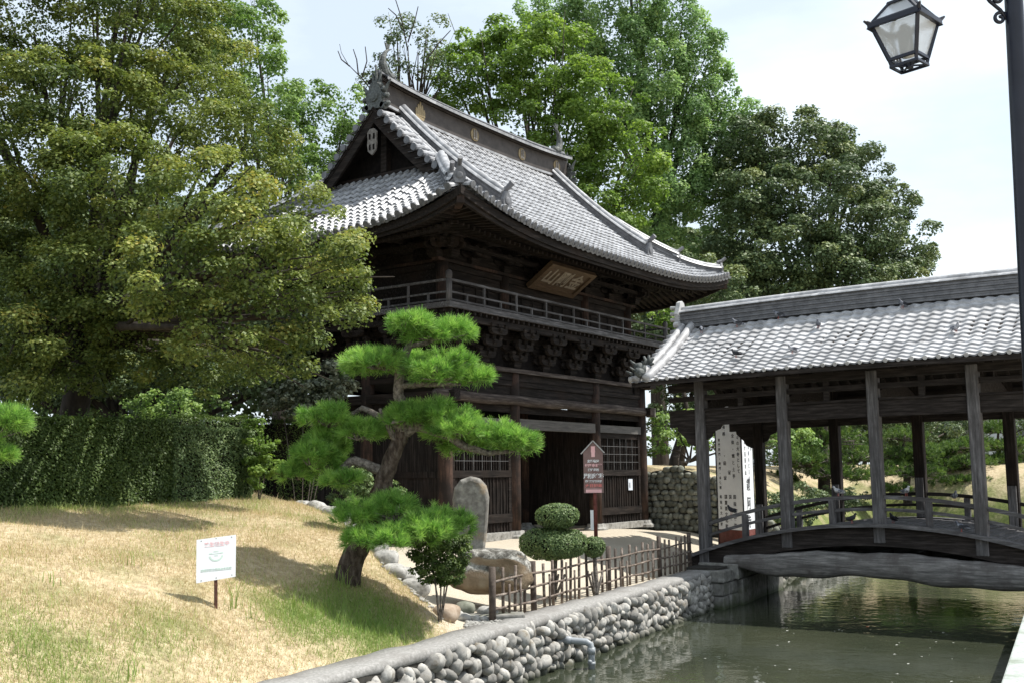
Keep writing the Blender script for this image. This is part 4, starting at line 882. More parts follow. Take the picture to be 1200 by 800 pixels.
# ------------------------------------------------------------------ tall white temple notice pillar (triangular)
sp = wempty('notice_pillar', (29.9, 13.3, gz(29.9, 13.3)))
tag(sp, 'tall white three sided notice pillar with black columns of writing beside the bridge', 'notice pillar')
pa, pbv, pcv = (Vector((q[0], q[1], 0)) for q in (at(840, 560, 32.3), at(870, 560, 31.3), at(883, 560, 32.35)))
zb0, zb1, zt = gz(29.9, 13.3)-.08, -.03, 3.9
mb = MB(); mb.prism([(pa.x, pa.y), (pbv.x, pbv.y), (pcv.x, pcv.y)], (0, 0, zb1), (1, 0, 0), (0, 1, 0), (0, 0, 1), zt-zb1); sb = mb.build('panel', 'sign_white', sp)
mb = MB(); mb.prism([(pa.x, pa.y), (pbv.x, pbv.y), (pcv.x, pcv.y)], (0, 0, zb0), (1, 0, 0), (0, 1, 0), (0, 0, 1), zb1-zb0-.002); mb.build('base', 'red_paint', sp)
mb = MB()
for p in (pa, pbv, pcv): mb.bar((p.x, p.y, zb0), (p.x, p.y, zt+.02), .035, .035)
mb.build('edge_strip', 'ink_black', sp)
e1 = (pbv-pa).normalized(); n1 = e1.cross(Vector((0, 0, 1))); L1 = (pbv-pa).length
def col1(s, t, z, size, m_='ink_black', lead=1.2, sx=1):
    z = 1.6+(z-1.6)*1.105; size *= 1.105; text('lettering', s, size, pa+e1*(L1*t)+n1*.004+Vector((0, 0, z)), e1, (0, 0, 1), m_, sb, .001, True, sx, .002, lead)
col1('四百有余年代々の大寺として', .87, 3.42, .115, lead=1.28)
col1('境内全体・堀と土手', .68, 2.95, .115, lead=1.55); col1('国指定史跡', .68, .98, .115, lead=1.62)
col1('本　　　　　　　堂', .51, 3.05, .115, lead=1.55); col1('国宝', .51, .98, .115, lead=5.0)
col1('鐘楼　　・経　堂', .34, 2.85, .115, lead=1.7); col1('国重要文化財', .34, .98, .115, lead=1.35)
col1('東門西門・楼門・多宝塔', .14, 2.5, .085, lead=1.5); col1('県指定文化財', .14, .98, .09, lead=1.6)
e2 = (pcv-pbv).normalized(); n2 = e2.cross(Vector((0, 0, 1))); L2 = (pcv-pbv).length
def col2(s, t, z, size, m_='ink_black', lead=1.2, sx=1.):
    z = 1.6+(z-1.6)*1.105; size *= 1.105; text('lettering', s, size, pbv+e2*(L2*t)+n2*.004+Vector((0, 0, z)), e2, (0, 0, 1), m_, sb, .001, True, sx, .003, lead)
col2('鑁阿寺', .5, 1.28, .36, lead=1.35); col2('真言宗大日派本山', .30, 2.75, .13, lead=1.25); col2('金剛山仁王院', .62, 2.3, .12, m_='ink_grey', lead=1.4); col2('足利氏宅跡', .85, 3.0, .11, m_='ink_grey', lead=1.7)
# ------------------------------------------------------------------ red-brown arrow topped sign
p = at(697, 628, 27.3); p[2] = gz(p[0], p[1])
sg = wempty('temple_sign', p); tag(sg, 'narrow brown sign with pointed top and white and pink writing beside the gate pillar', 'sign')
dxy = Vector((p[0], p[1], 0)).normalized(); ex = Vector((-dxy.y, dxy.x, 0))*-1; ez = Vector((0, 0, 1)); ex = (Vector((dxy.y, -dxy.x, 0))+Vector((.15, -.25, 0))).normalized(); nf = ex.cross(ez)
o_ = Vector(p)
Ms = Matrix((ex, ez, nf)).transposed().to_4x4(); Ms.translation = o_
mb = MB(Ms); mb.tube([(0.03, -.1, -.05), (.03, 2.3, -.05)], .05, 10); mb.build('pole', 'red_paint', sg, True)
mb = MB(Ms); mb.prism([(-.25, 1.28), (.25, 1.28), (.25, 2.30), (0, 2.56), (-.25, 2.30)], (0, 0, 0), (1, 0, 0), (0, 1, 0), (0, 0, 1), .03); bd = mb.build('board', 'sign_brown', sg)
mb = MB(Ms); mb.bar((0, 2.60, .015), (-.31, 2.27, .015), .1, .03, (0, 1, 0)); mb.bar((0, 2.60, .015), (.29, 2.29, .015), .1, .03, (0, 1, 0)); mb.build('sign_roof', 'ridge_pale', sg)
mb = MB(Ms); mb.box(-.1, -.02, .35, .85, -.09, -.02); mb.build('meter_box', 'sign_white', sg)
def st(s, y, size, m_, sx=1., bold=.003): text('lettering', s, size, o_+ez*y+nf*.034, ex, ez, m_, bd, .001, False, sx, bold)
mb = MB(Ms); mb.lathe((0, 2.34, .03), [(.055, 0), (.055, .004)], 16, (0, 0, 1)); mb.box(-.045, .045, 2.19, 2.31, .031, .035); mb.box(-.05, .05, 2.3, 2.46, .031, .0345); mb.build('red_mark', 'ink_pink', bd)
st('史跡指定', 2.08, .075, 'sign_white'); st('鑁阿寺本堂', 1.97, .085, 'ink_pink'); st('源姓足利', 1.86, .07, 'sign_white'); st('足利氏宅跡', 1.70, .13, 'sign_white', .78, .006); st('国宝指定文化財', 1.57, .06, 'sign_white'); st('大日如来', 1.46, .09, 'ink_red', 1.2); st('足利市', 1.33, .05, 'ink_pink')
mb = MB(Ms); mb.box(-.2, .2, 1.385, 1.392, .031, .034); mb.box(-.2, .2, 1.29, 1.37, .0305, .032); mb.build('divider_line', 'ink_pink', bd)
# ------------------------------------------------------------------ white sign on the lawn
p = at(253, 727, 13.1); p[2] = gz(p[0], p[1])
ls = wempty('lawn_sign', p); tag(ls, 'small white square notice with faint pink and green writing on a rusty stake', 'lawn sign')
d = Vector((-p[0], -p[1], 0)).normalized(); ex = Vector((-d.y, d.x, 0)); ex = (Matrix.Rotation(.2, 3, 'Z') @ ex); nf = ex.cross(Vector((0, 0, 1)))
if nf.dot(d) < 0: ex = -ex; nf = -nf
up = (Vector((0, 0, 1))-nf*.12).normalized(); ex = (ex+up*.055).normalized(); nf = ex.cross(up)
Ml = Matrix((ex, up, nf)).transposed().to_4x4(); Ml.translation = Vector(p)
mb = MB(Ml); mb.box(-.018, .018, -.1, .5, -.035, -.003); mb.build('stake', 'rust', ls)
mb = MB(Ml); mb.prism([(-.24, .33), (.235, .36), (.245, .87), (-.235, .85)], (0, 0, 0), (1, 0, 0), (0, 1, 0), (0, 0, 1), .008); bd = mb.build('panel', 'sign_white', ls)
def lt(s, x, y, size, m_, sx=1.): text('lettering', s, size, Vector(p)+ex*x+up*y+nf*.010, ex, up, m_, bd, .0008, False, sx, .001)
lt('芝生養生中', .01, .775, .062, 'ink_pink', 1.0); lt('足利市教育委員会文化課', .0, .47, .034, 'ink_green')
mb = MB(Ml)
ring = [(.085*math.cos(a), .07*math.sin(a)) for a in np.linspace(PI*1.02, PI*1.98, 14)]; ring2 = [(.065*math.cos(a), .05*math.sin(a)) for a in np.linspace(PI*1.98, PI*1.02, 14)]
mb.prism(ring+ring2, (0, .64, .0085), (1, 0, 0), (0, 1, 0), (0, 0, 1), .002)
for x0, x1, y0, y1 in ((-.085, -.05, .66, .672), (.05, .085, .66, .672), (-.03, .03, .685, .695), (-.02, .02, .635, .645), (-.06, .06, .66, .666)): mb.box(x0, x1, y0, y1, .0085, .0103)
mb.build('emblem', 'ink_green', bd)
mb = MB(Ml)
for x, y in ((-.18, .83), (0, .845), (.19, .845), (-.18, .355), (0, .37), (.19, .385)): mb.lathe((x, y, .0085), [(.007, 0), (.005, .003)], 8, (0, 0, 1))
mb.build('nail_heads', 'wire', bd)
# posters on the gate
mb = MB(); mb.box(30.25, 30.52, PY[0]-.055, PY[0]-.04, 1.12, 1.47); po = mb.build('poster', 'poster_paper'); tag(po, 'small white poster pinned to the boarded right bay of the gate', 'poster')
mb = MB(); mb.box(30.29, 30.37, PY[0]-.058, PY[0]-.0555, 1.20, 1.36); mb.build('picture', 'ink_grey', po)
mb = MB(); mb.box(27.15, 27.45, PY[1]-.085, PY[1]-.072, .95, 1.6); po = mb.build('dark_poster', 'poster_dim'); tag(po, 'dim coloured poster on the closed door inside the dark passage', 'poster')
mb = MB(); mb.box(27.17, 27.25, PY[1]-.088, PY[1]-.0855, 1.3, 1.58); mb.box(27.34, 27.43, PY[1]-.088, PY[1]-.0855, 1.25, 1.58); mb.build('picture', 'ink_grey', po)
# ------------------------------------------------------------------ street lamp
lp = at(1196, 420, 8.2); lz = -.5
lamp = wempty('street_lamp', (lp[0], lp[1], lz)); tag(lamp, 'dark blue black iron street lamp with a square glass lantern on a scrolled arm', 'street lamp')
def cp(px, py, D=8.2): return Vector(at(px, py, D))
top = cp(1182, -70); base = Vector((lp[0], lp[1], lz))
t0 = cp(1189, 0); base = cp(1213, 550); base.z = lz; bx = base
mb = MB(); mb.tube([base, base+Vector((0, 0, .5)), cp(1188, 0), cp(1183, -120)], [.10, .085, .066, .062], 14); mb.lathe(base, [(.16, 0), (.16, .12), (.11, .2), (.1, .5)], 12); mb.build('post', 'black_metal', lamp, True)
mb = MB(); mb.prism([(0, 0), (.05, .02), (.04, -.1), (.09, -.2), (.07, -.3), (.1, -.36), (.03, -.40), (.03, -.3), (0, -.2), (-.02, -.08)], cp(1187, 108)+Vector((-.055, -.045, 0)), -Vector(Rv), (0, 0, 1), -Vector(Fv), .02)
ca_ = cp(1060, 26); armz = 0
Rr = Vector((Rv[0], Rv[1], 0)).normalized(); Up = Vector((0, 0, 1)); hub = cp(1186, -75)
mb = MB(); mb.tube([hub, hub-Rr*.3+Up*.12, hub-Rr*.6+Up*.10, ca_+Up*.46, ca_+Up*.30], .022, 8)
def scroll(mb, c, r0, turns, s, flip=1, n=26, th=.014):
    pts = []
    for i in range(n): a = turns*2*PI*i/(n-1); r = r0*(1-.78*i/(n-1)); pts.append(c+Rr*(s*r*math.cos(a)*flip)+Up*(r*math.sin(a)))
    mb.tube(pts, th, 6)
c1 = cp(1172, 22); mb.tube([cp(1181, 24), cp(1172, 12), cp(1160, 2), cp(1148, -14)], .014, 6); scroll(mb, c1+Up*.0, .055, 1.3, 1); scroll(mb, cp(1168, -2), .06, 1.2, -1)
mb.tube([ca_+Up*.30-Rr*.1, ca_+Up*.36-Rr*.05, ca_+Up*.33, ca_+Up*.28], .015, 6)
mb.build('bracket_arm', 'black_metal', lamp, True)
# lantern: tapering square body, wider at the top, hung under the arm
tilt = Matrix.Rotation(math.radians(-3), 4, Vector((Fv[0], Fv[1], 0)).normalized()) @ Matrix.Rotation(math.radians(-9.2), 4, 'Z')
ML = Matrix.Translation(ca_-Up*.02) @ tilt
WT, WB, HT = .180, .105, .275
lb_ = MB(ML)
for sx, sy in ((-1, -1), (1, -1), (1, 1), (-1, 1)): lb_.bar((sx*WT, sy*WT, 0), (sx*WB, sy*WB, -HT), .024, .024); lb_.bar((sx*WT*.98, sy*WT*.98, .03), (sx*.075, sy*.075, .17), .02, .02)
for (w_, z, t) in ((WT+.012, -.0, .035), (WB, -HT, .022), (WB*.98, -HT-.055, .018), (.08, .17, .02)):
    for s in (-1, 1): lb_.bar((-w_, s*w_, z), (w_, s*w_, z), t, t); lb_.bar((s*w_, -w_, z+.001), (s*w_, w_, z+.001), t, t)
for sx, sy in ((-1, -1), (1, -1), (1, 1), (-1, 1)): lb_.bar((sx*WB, sy*WB, -HT), (sx*WB*.9, sy*WB*.9, -HT-.055), .02, .02); lb_.tube([(sx*WT, sy*WT, .01), (sx*(WT+.04), sy*(WT+.04), .045)], [.025, .008], 6)
lb_.bar((-WB, -WB, -HT-.05), (WB, WB, -HT-.05), .012, .012); lb_.bar((-WB, WB, -HT-.052), (WB, -WB, -HT-.052), .012, .012); lb_.lathe((0, 0, -HT-.07), [(.03, 0), (.03, .03)], 8)
for s in (-1, 1): lb_.grid([[(-(WT+.03), s*(WT+.03), -.022), ((WT+.03), s*(WT+.03), -.022)], [(-WT, s*WT, .04), (WT, s*WT, .04)]]); lb_.grid([[(s*(WT+.03), -(WT+.03), -.022), (s*(WT+.03), (WT+.03), -.022)], [(s*WT, -WT, .04), (s*WT, WT, .04)]])
lb_.lathe((0, 0, .16), [(.085, 0), (.06, .05), (.03, .07), (.022, .14), (.04, .16), (.015, .2)], 10)
lan = lb_.build('lantern', 'black_metal', lamp)
g = MB(ML)
for s in (-1, 1):
    g.grid([[(-WT*.96, s*WT*.97, -.02), (WT*.96, s*WT*.97, -.02)], [(-WB*.95, s*WB*.96, -HT+.01), (WB*.95, s*WB*.96, -HT+.01)]]); g.grid([[(s*WT*.97, -WT*.96, -.02), (s*WT*.97, WT*.96, -.02)], [(s*WB*.96, -WB*.95, -HT+.01), (s*WB*.96, WB*.95, -HT+.01)]])
    g.grid([[(-WT*.9, s*WT*.92, .04), (WT*.9, s*WT*.92, .04)], [(-.07, s*.07, .165), (.07, s*.07, .165)]]); g.grid([[(s*WT*.92, -WT*.9, .04), (s*WT*.92, WT*.9, .04)], [(s*.07, -.07, .165), (s*.07, .07, .165)]])
g.build('glass_pane', 'frosted_glass', lan)
g = MB(ML); g.lathe((0, 0, -HT+.02), [(.05, 0), (.055, .05), (.055, .2), (.03, .25)], 12); g.build('bulb', 'sign_white', lan, True)
# ------------------------------------------------------------------ pipe
p = Vector((15.05, yof(15.05, VF0)-.05, -1.02)); q = p+Vector((.12, -.45, -.02)); mb = MB()
mb.tube([p+Vector((-.05, .3, .02)), p, q-Vector((0, -.05, 0)), q+Vector((.01, -.02, -.04)), q+Vector((.015, -.03, -.12)), Vector((q.x+.015, q.y-.03, WZ-.1))], .055, 12)
for c in (q+Vector((.0, .0, -.02)),): mb.lathe(c+Vector((.012, -.03, -.16)), [(.066, 0), (.066, .10)], 12)
mb.lathe(p+Vector((.02, -.12, -.003)), [(.065, -.06), (.065, .05)], 12, (.25, -1, 0)); mb.lathe(q+Vector((-.0, -.03, -.30)), [(.03, -.0), (.03, .1)], 8, (-1, -.3, .2)); mb.lathe((q.x+.015, q.y-.03, WZ+.06), [(.064, 0), (.064, .05)], 12)
tag(mb.build('drain_pipe', 'pvc', None, True), 'grey plastic drain pipe bending down from the cobbled wall into the water', 'pipe')
# ------------------------------------------------------------------ bamboo fence along the coping
fe = wempty('bamboo_fence', (18.7, 10.9, -.6)); tag(fe, 'low weathered bamboo and stake fence running above the moat wall', 'fence')
FA, FB = Vector((13.85, yof(13.85, 10.10), 0)), Vector((23.95, yof(23.95, 10.22), 0))
def fp(t): q = FA.lerp(FB, t); return Vector((q.x, q.y, -.62))
for h in (.16, .38, .60):
    mb = MB(); mb.tube([fp(t)+Vector((0, -.03, h+.012*math.sin(t*23+h*9))) for t in np.linspace(0, 1, 30)], [.020+.002*math.sin(i*1.7) for i in range(30)], 8); mb.build('rail', 'bamboo', fe, True)
mb = MB(); mb.tube([fp(0)-Vector((0, 0, .1)), fp(0)+Vector((0, 0, .82))], .055, 10); mb.build('end_post', 'fence_wood', fe, True)
n = 27
for i in range(1, n+1):
    t = i/n; q = fp(t)+Vector((random.uniform(-.03, .03), 0, 0)); big = i in (4, 13, 21, 27); hh = .76+random.uniform(-.03, .04)+(.07 if big else 0); lx = random.uniform(-.025, .025)
    mb = MB(); mb.tube([q-Vector((0, -.0, .08)), q+Vector((lx, 0, hh*.5)), q+Vector((lx*1.6, 0, hh))], [.052 if big else .026]*3, 8); mb.build('post' if big else 'picket', 'fence_wood' if big else random.choice(['bamboo', 'fence_wood', 'bamboo']), fe, True)
    if not big and random.random() < .45:
        q2 = q+Vector((random.uniform(.07, .1), -.055, 0)); mb = MB(); mb.tube([q2-Vector((0, 0, .05)), q2+Vector((0, 0, hh*random.uniform(.6, .98)))], .02, 7); mb.build('picket', 'bamboo', fe, True)
# ================================================================== vegetation
TOCAM = lambda p: nrm(C0-np.asarray(p))
def fib(n):
    i = np.arange(n)+.5; ph = np.arccos(1-2*i/n); th = PI*(1+5**.5)*i
    return np.stack([np.cos(th)*np.sin(ph), np.sin(th)*np.sin(ph), np.cos(ph)], -1)
def crown_points(lobes, sub_r, n_sub, leaves, up=.35, flat=.6, inner=.15, cull=.55):
    """lobes: (x,y,z,rx,rz). Returns leaf positions, normals and tints: clusters on the lobes, leaves on the clusters"""
    Ps, Ns, Ts = [], [], []; L = np.array(lobes)
    for (x, y, z, rx, rz) in L:
        c = np.array([x, y, z]); k = max(5, int(n_sub*(rx*rx*.6+rx*rz*.4)))
        D = fib(k)+RNG.normal(scale=.18, size=(k, 3)); D = nrm(D)
        D = D[(D@TOCAM(c)) > -cull]
        rad = RNG.uniform(.72, 1.12, len(D))[:, None]
        S = c+D*rad*np.array([rx, rx, rz])
        keep = np.ones(len(S), bool)
        for (a, b_, e, ra, rb) in L:
            if (a, b_, e) == (x, y, z): continue
            q = np.hypot(np.hypot((S[:, 0]-a)/ra, (S[:, 1]-b_)/ra), (S[:, 2]-e)/rb); keep &= q > .62
        S = S[keep]; D = D[keep]
        for s, d in zip(S, D):
            r = sub_r*RNG.uniform(.55, 1.35); n = int(leaves*(r/sub_r)**2)
            q = nrm(RNG.normal(size=(n, 3))+d*.55+np.array([0, 0, up])); rr = r*RNG.uniform(.45, 1.06, n)[:, None]**.7
            P = s+q*rr*np.array([1, 1, flat]); P = P+RNG.normal(scale=r*.07, size=P.shape)
            Ps.append(P); Ns.append(nrm(q*.7+np.array([0, 0, .75])+RNG.normal(scale=.45, size=q.shape)))
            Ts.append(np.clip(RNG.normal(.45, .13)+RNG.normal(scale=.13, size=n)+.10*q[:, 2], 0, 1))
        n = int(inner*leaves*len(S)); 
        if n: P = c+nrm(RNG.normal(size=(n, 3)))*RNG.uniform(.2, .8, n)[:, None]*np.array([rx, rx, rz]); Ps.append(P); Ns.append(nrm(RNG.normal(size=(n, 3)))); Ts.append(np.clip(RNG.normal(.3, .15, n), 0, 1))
    return np.concatenate(Ps), np.concatenate(Ns), np.concatenate(Ts)
def trunk_mesh(base, lobes, r, fork=.45, bend=.3, name='trunk', mat='bark_dark', parent=None, top=None, twigs=0):
    base = Vector(base); L = [Vector(l[:3]) for l in lobes]; cen = sum(L, Vector())/len(L); mb = MB()
    f = base.lerp(Vector((cen.x*.6+base.x*.4, cen.y*.6+base.y*.4, cen.z)), fork)
    mb.tube([base-Vector((0, 0, .3)), base+Vector((0, 0, .25)), base.lerp(f, .5)+Vector((random.uniform(-bend, bend), random.uniform(-bend, bend), 0)), f], [r*1.45, r*1.08, r*.9, r*.72], 12)
    for l in L:
        m = f.lerp(l, .5)+Vector((random.uniform(-.4, .4), random.uniform(-.4, .4), random.uniform(-.1, .5)))*r*3
        mb.tube([f-Vector((0, 0, .1)), f.lerp(m, .55)+Vector((0, 0, .1)), m, l], [r*.55, r*.38, r*.26, r*.08], 7)
        for k in range(twigs):
            q = l+Vector(np.clip(RNG.normal(size=3), -1, 1))*.42*((l-f).length*.28); mb.tube([m, m.lerp(q, .5)+Vector((0, 0, .1)), q], [r*.16, r*.09, r*.03], 5)
    return mb.build(name, mat, parent, True)
def tree(name, label, cat, lobes, base, r, leafmat_, leaf, sub_r, n_sub, leaves, group=None, fork=.45, asp=.42, twigs=2, bark='bark_dark', **k):
    t = wempty(name, base); tag(t, label, cat, group)
    P, Nn, T = crown_points(lobes, sub_r, n_sub, leaves, **k)
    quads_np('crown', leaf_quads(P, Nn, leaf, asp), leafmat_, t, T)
    trunk_mesh(base, lobes, r, fork, parent=t, twigs=twigs, mat=bark)
    return t, len(P)
def lob(px, py, D, r, rz=None):      # crown lobe seen around a photo position at depth D; r in photo pixels
    p = at(px, py, D); return (p[0], p[1], p[2], r*D/FPX, (rz or r*.8)*D/FPX)
def foot(px, D): p = at(px, 560, D); return (p[0], p[1], gz(p[0], p[1]))
# large olive tree behind the hedge on the left
L = [lob(40, 40, 21, 85), lob(150, 20, 21, 90), lob(205, 60, 22, 75), lob(95, 120, 19.5, 80), lob(215, 140, 20.5, 80), lob(20, 190, 19, 90), lob(130, 215, 18.5, 75), lob(285, 175, 19.5, 58), lob(240, 235, 17, 62),
     lob(325, 235, 20, 52), lob(370, 285, 17.5, 46), lob(300, 300, 16.6, 58), lob(385, 325, 20.5, 38), lob(395, 350, 20, 34), lob(205, 320, 16.2, 62), lob(100, 320, 18.5, 66), lob(15, 320, 19.5, 70), lob(345, 365, 17.2, 42), lob(262, 385, 16.4, 46), lob(400, 300, 18, 32), lob(160, 400, 19.5, 50), lob(330, 410, 17.6, 34), lob(50, 435, 18.4, 40), lob(20, 400, 17.8, 44), lob(225, 430, 20, 38), lob(-40, 100, 20, 90), lob(-50, 260, 20, 80), lob(150, -60, 21, 90), lob(20, 420, 19, 45), lob(75, 395, 18.6, 42), lob(130, 445, 20, 34), lob(285, 430, 21, 34), lob(60, 450, 21, 30)]
nl = tree('spreading_tree', 'large spreading olive green evergreen tree filling the left above the hedge', 'tree', L, foot(60, 20.5), .30, 'leaf_olive', .066, .34, 34, 300, up=.5, flat=.55, fork=.62, twigs=5, inner=.12)
# second trunk-like tree in the gloom behind
L = [lob(40, 380, 27, 60), lob(150, 360, 28, 60), lob(250, 370, 28, 55), lob(320, 400, 29, 40), lob(80, 300, 28, 70), lob(200, 290, 28, 70), lob(180, 440, 26, 42), lob(-20, 430, 26, 50), lob(90, 440, 27, 45), lob(255, 440, 26, 40), lob(330, 450, 29, 36), lob(120, 400, 28, 50), lob(210, 400, 27, 46), lob(370, 430, 30, 34), lob(30, 330, 28, 70)]
tree('shade_tree', 'dark shaded tree standing behind the large olive green tree', 'tree', L, foot(150, 27), .26, 'leaf_dark', .12, .5, 12, 240, fork=.3, inner=.25)
# bright tree at upper left behind
L = [lob(280, 60, 38, 48), lob(240, 20, 38, 50), lob(310, 110, 38, 42), lob(335, 165, 39, 36), lob(300, 30, 39, 36), lob(370, 145, 42, 40), lob(405, 130, 42, 36), lob(390, 190, 42, 44), lob(345, 205, 40, 40), lob(400, 235, 42, 38), lob(425, 175, 43, 30), lob(355, 120, 42, 30), lob(340, 170, 42, 40)]
tree('bright_tree', 'bright green broadleaf tree rising behind the left of the gate roof', 'tree', L, foot(330, 39), .28, 'leaf_mid', .125, .5, 9, 260, fork=.5, inner=.15)
# thin dark crown with bare twigs over the gable
L = [lob(478, 55, 46, 26), lob(500, 40, 46, 20), lob(455, 75, 46, 18), lob(500, 75, 46, 22), lob(520, 95, 47, 22), lob(448, 100, 46, 14), lob(465, 35, 46, 16), lob(490, 62, 46, 26), lob(512, 55, 47, 18)]
t, _ = tree('sparse_tree', 'sparse dark crowned tree showing bare twigs above the gable peak', 'tree', L, foot(480, 46), .22, 'leaf_dark', .12, .5, 5, 130, fork=.8, inner=.0)
mb = MB(); b = Vector(at(445, 110, 45))
for pts in (((445, 118), (424, 92), (408, 76), (400, 62), (398, 52)), ((420, 88), (418, 70), (414, 58)), ((410, 78), (400, 70), (396, 60)), ((424, 92), (430, 72), (428, 55)), ((478, 60), (470, 20), (462, -5)), ((478, 50), (486, 25), (490, 8)), ((500, 70), (515, 50), (528, 36)), ((470, 30), (464, 18), (455, 10))):
    mb.tube([Vector(at(x, y, 45+i*.1)) for i, (x, y) in enumerate(pts)], [max(.010, .032-.007*i) for i in range(len(pts))], 5)
mb.build('bare_branch', 'bark_dark', t)
# yellow green tree behind the roof
L = [lob(560, 90, 48, 46), lob(610, 70, 48, 50), lob(655, 100, 47, 52), lob(700, 130, 46, 52), lob(620, 130, 47, 44), lob(735, 180, 46, 45), lob(690, 195, 46, 44), lob(745, 235, 46, 34), lob(660, 160, 46, 36), lob(560, 60, 49, 30), lob(600, 50, 50, 32), lob(705, 250, 45, 34), lob(540, 110, 48, 26), lob(650, 60, 48, 40)]
tree('yellow_green_tree', 'light yellow green broadleaf tree directly behind the gate roof ridge', 'tree', L, foot(650, 47), .4, 'leaf_bright', .15, .58, 8, 280, fork=.4, inner=.2)
# tall conifer like tree
L = [lob(700, 20, 58, 42, 44), lob(750, -5, 58, 36, 46), lob(790, 30, 58, 34, 40), lob(770, 75, 58, 50, 42), lob(805, 100, 58, 40, 38), lob(830, 75, 58, 22, 34), lob(780, 140, 58, 54, 44), lob(820, 175, 58, 44, 40), lob(735, 60, 58, 44, 40), lob(790, 215, 57, 50, 42), lob(850, 120, 58, 20, 26), lob(756, 110, 57, 44, 40), lob(672, 30, 58, 28, 34), lob(765, 270, 57, 50, 46), lob(840, 235, 57, 34, 34), lob(860, 200, 58, 34, 38), lob(865, 150, 58, 26, 30), lob(880, 230, 57, 34, 40), lob(720, 110, 58, 44, 40), lob(640, 20, 60, 34, 30), lob(735, -40, 58, 30, 30), lob(812, 60, 58, 30, 36)]
tree('tall_tree', 'tallest feathery green tree with an uneven top behind the right of the roof', 'tree', L, foot(775, 58), .45, 'leaf_conifer', .16, .5, 10, 210, fork=.7, flat=1.1, up=.2, inner=.2)
for (a, b_, s) in ((745, -6, 30), (720, 14, 22), (800, 18, 20), (856, 118, 14), (835, 62, 14)): pass
# dark rounded evergreen on the right
L = [lob(880, 175, 56, 42), lob(925, 170, 56, 46), lob(970, 180, 56, 36), lob(1000, 205, 55, 34), lob(1035, 240, 55, 34), lob(1065, 290, 54, 32), lob(900, 235, 54, 54), lob(960, 240, 53, 55), lob(1010, 270, 53, 46), lob(930, 300, 52, 56), lob(1000, 320, 52, 48), lob(1050, 325, 53, 36), lob(1085, 300, 55, 14), lob(870, 290, 53, 44), lob(880, 340, 52, 44), lob(960, 350, 52, 44), lob(985, 165, 57, 14)]
tree('round_evergreen', 'dark broad evergreen tree with a rounded crown above the bridge roof', 'tree', L, foot(960, 54), .5, 'leaf_dark', .16, .62, 8, 280, fork=.35, inner=.2)
# trees filling behind the gate and under the right eave
L = [lob(800, 330, 46, 46), lob(850, 350, 46, 40), lob(770, 380, 44, 36), lob(820, 395, 44, 36), lob(790, 440, 43, 34), lob(830, 460, 43, 40), lob(780, 490, 42, 26), lob(870, 430, 45, 50), lob(920, 440, 46, 46), lob(880, 490, 44, 34)]
tree('garden_evergreen', 'dark green garden tree between the gate and the bridge roof', 'tree', L, foot(792, 42), .22, 'leaf_dark', .13, .45, 10, 240, fork=.25, inner=.25)
L = [lob(795, 385, 41, 20), lob(775, 375, 41, 14), lob(815, 395, 41, 14)]
tree('young_maple', 'small bright leaved maple beside the right end of the balcony', 'tree', L, foot(800, 41), .10, 'leaf_bright', .11, .34, 9, 200, fork=.7)
L = [lob(790, 500, 38, 26), lob(770, 520, 37.5, 18), lob(815, 505, 38, 26), lob(900, 500, 40, 30), lob(930, 520, 42, 28), lob(850, 520, 39, 26)]
tree('broadleaf_bush', 'mottled broadleaf bush growing above the boulder retaining wall', 'bush', L, foot(800, 37), .08, 'leaf_mid', .12, .3, 12, 150, fork=.3)
L = [lob(920, 470, 60, 40), lob(975, 480, 60, 36), lob(1030, 485, 62, 36), lob(1085, 490, 62, 34), lob(1130, 495, 66, 30), lob(880, 500, 58, 36), lob(1000, 510, 62, 30), lob(1060, 520, 64, 28), lob(950, 520, 60, 30), lob(1120, 525, 66, 24), lob(1240, 500, 60, 50), lob(1320, 480, 60, 60)]  # last two lobes stand out of view, added for the water reflections
tree('shade_tree', 'low dark trees closing the view behind the far garden pines', 'tree', L, foot(1000, 62), .3, 'leaf_dark', .16, .6, 8, 220, fork=.2, inner=.3)
# wood behind everything, so that gaps show more trees low down
bigs = [(20, 330, 60, 120), (130, 300, 62, 110), (240, 330, 60, 100), (340, 330, 62, 90), (80, 420, 55, 90), (200, 430, 55, 80), (320, 430, 52, 70), (420, 330, 62, 70), (760, 330, 70, 80), (840, 350, 70, 80), (930, 400, 72, 70), (1010, 440, 74, 54), (1090, 470, 76, 44), (700, 400, 70, 80), (1150, 485, 82, 30), (1000, 500, 78, 40), (900, 480, 70, 60), (-60, 380, 58, 90), (1060, 510, 80, 30)]
P, Nn, T = crown_points([lob(*b) for b in bigs], 1.0, 4, 200, inner=.35)
wd = quads_np('distant_wood', leaf_quads(P, Nn, .36, .5), 'leaf_dark', None, T); tag(wd, 'dark wood closing the view behind the temple grounds', 'wood', kind='stuff')
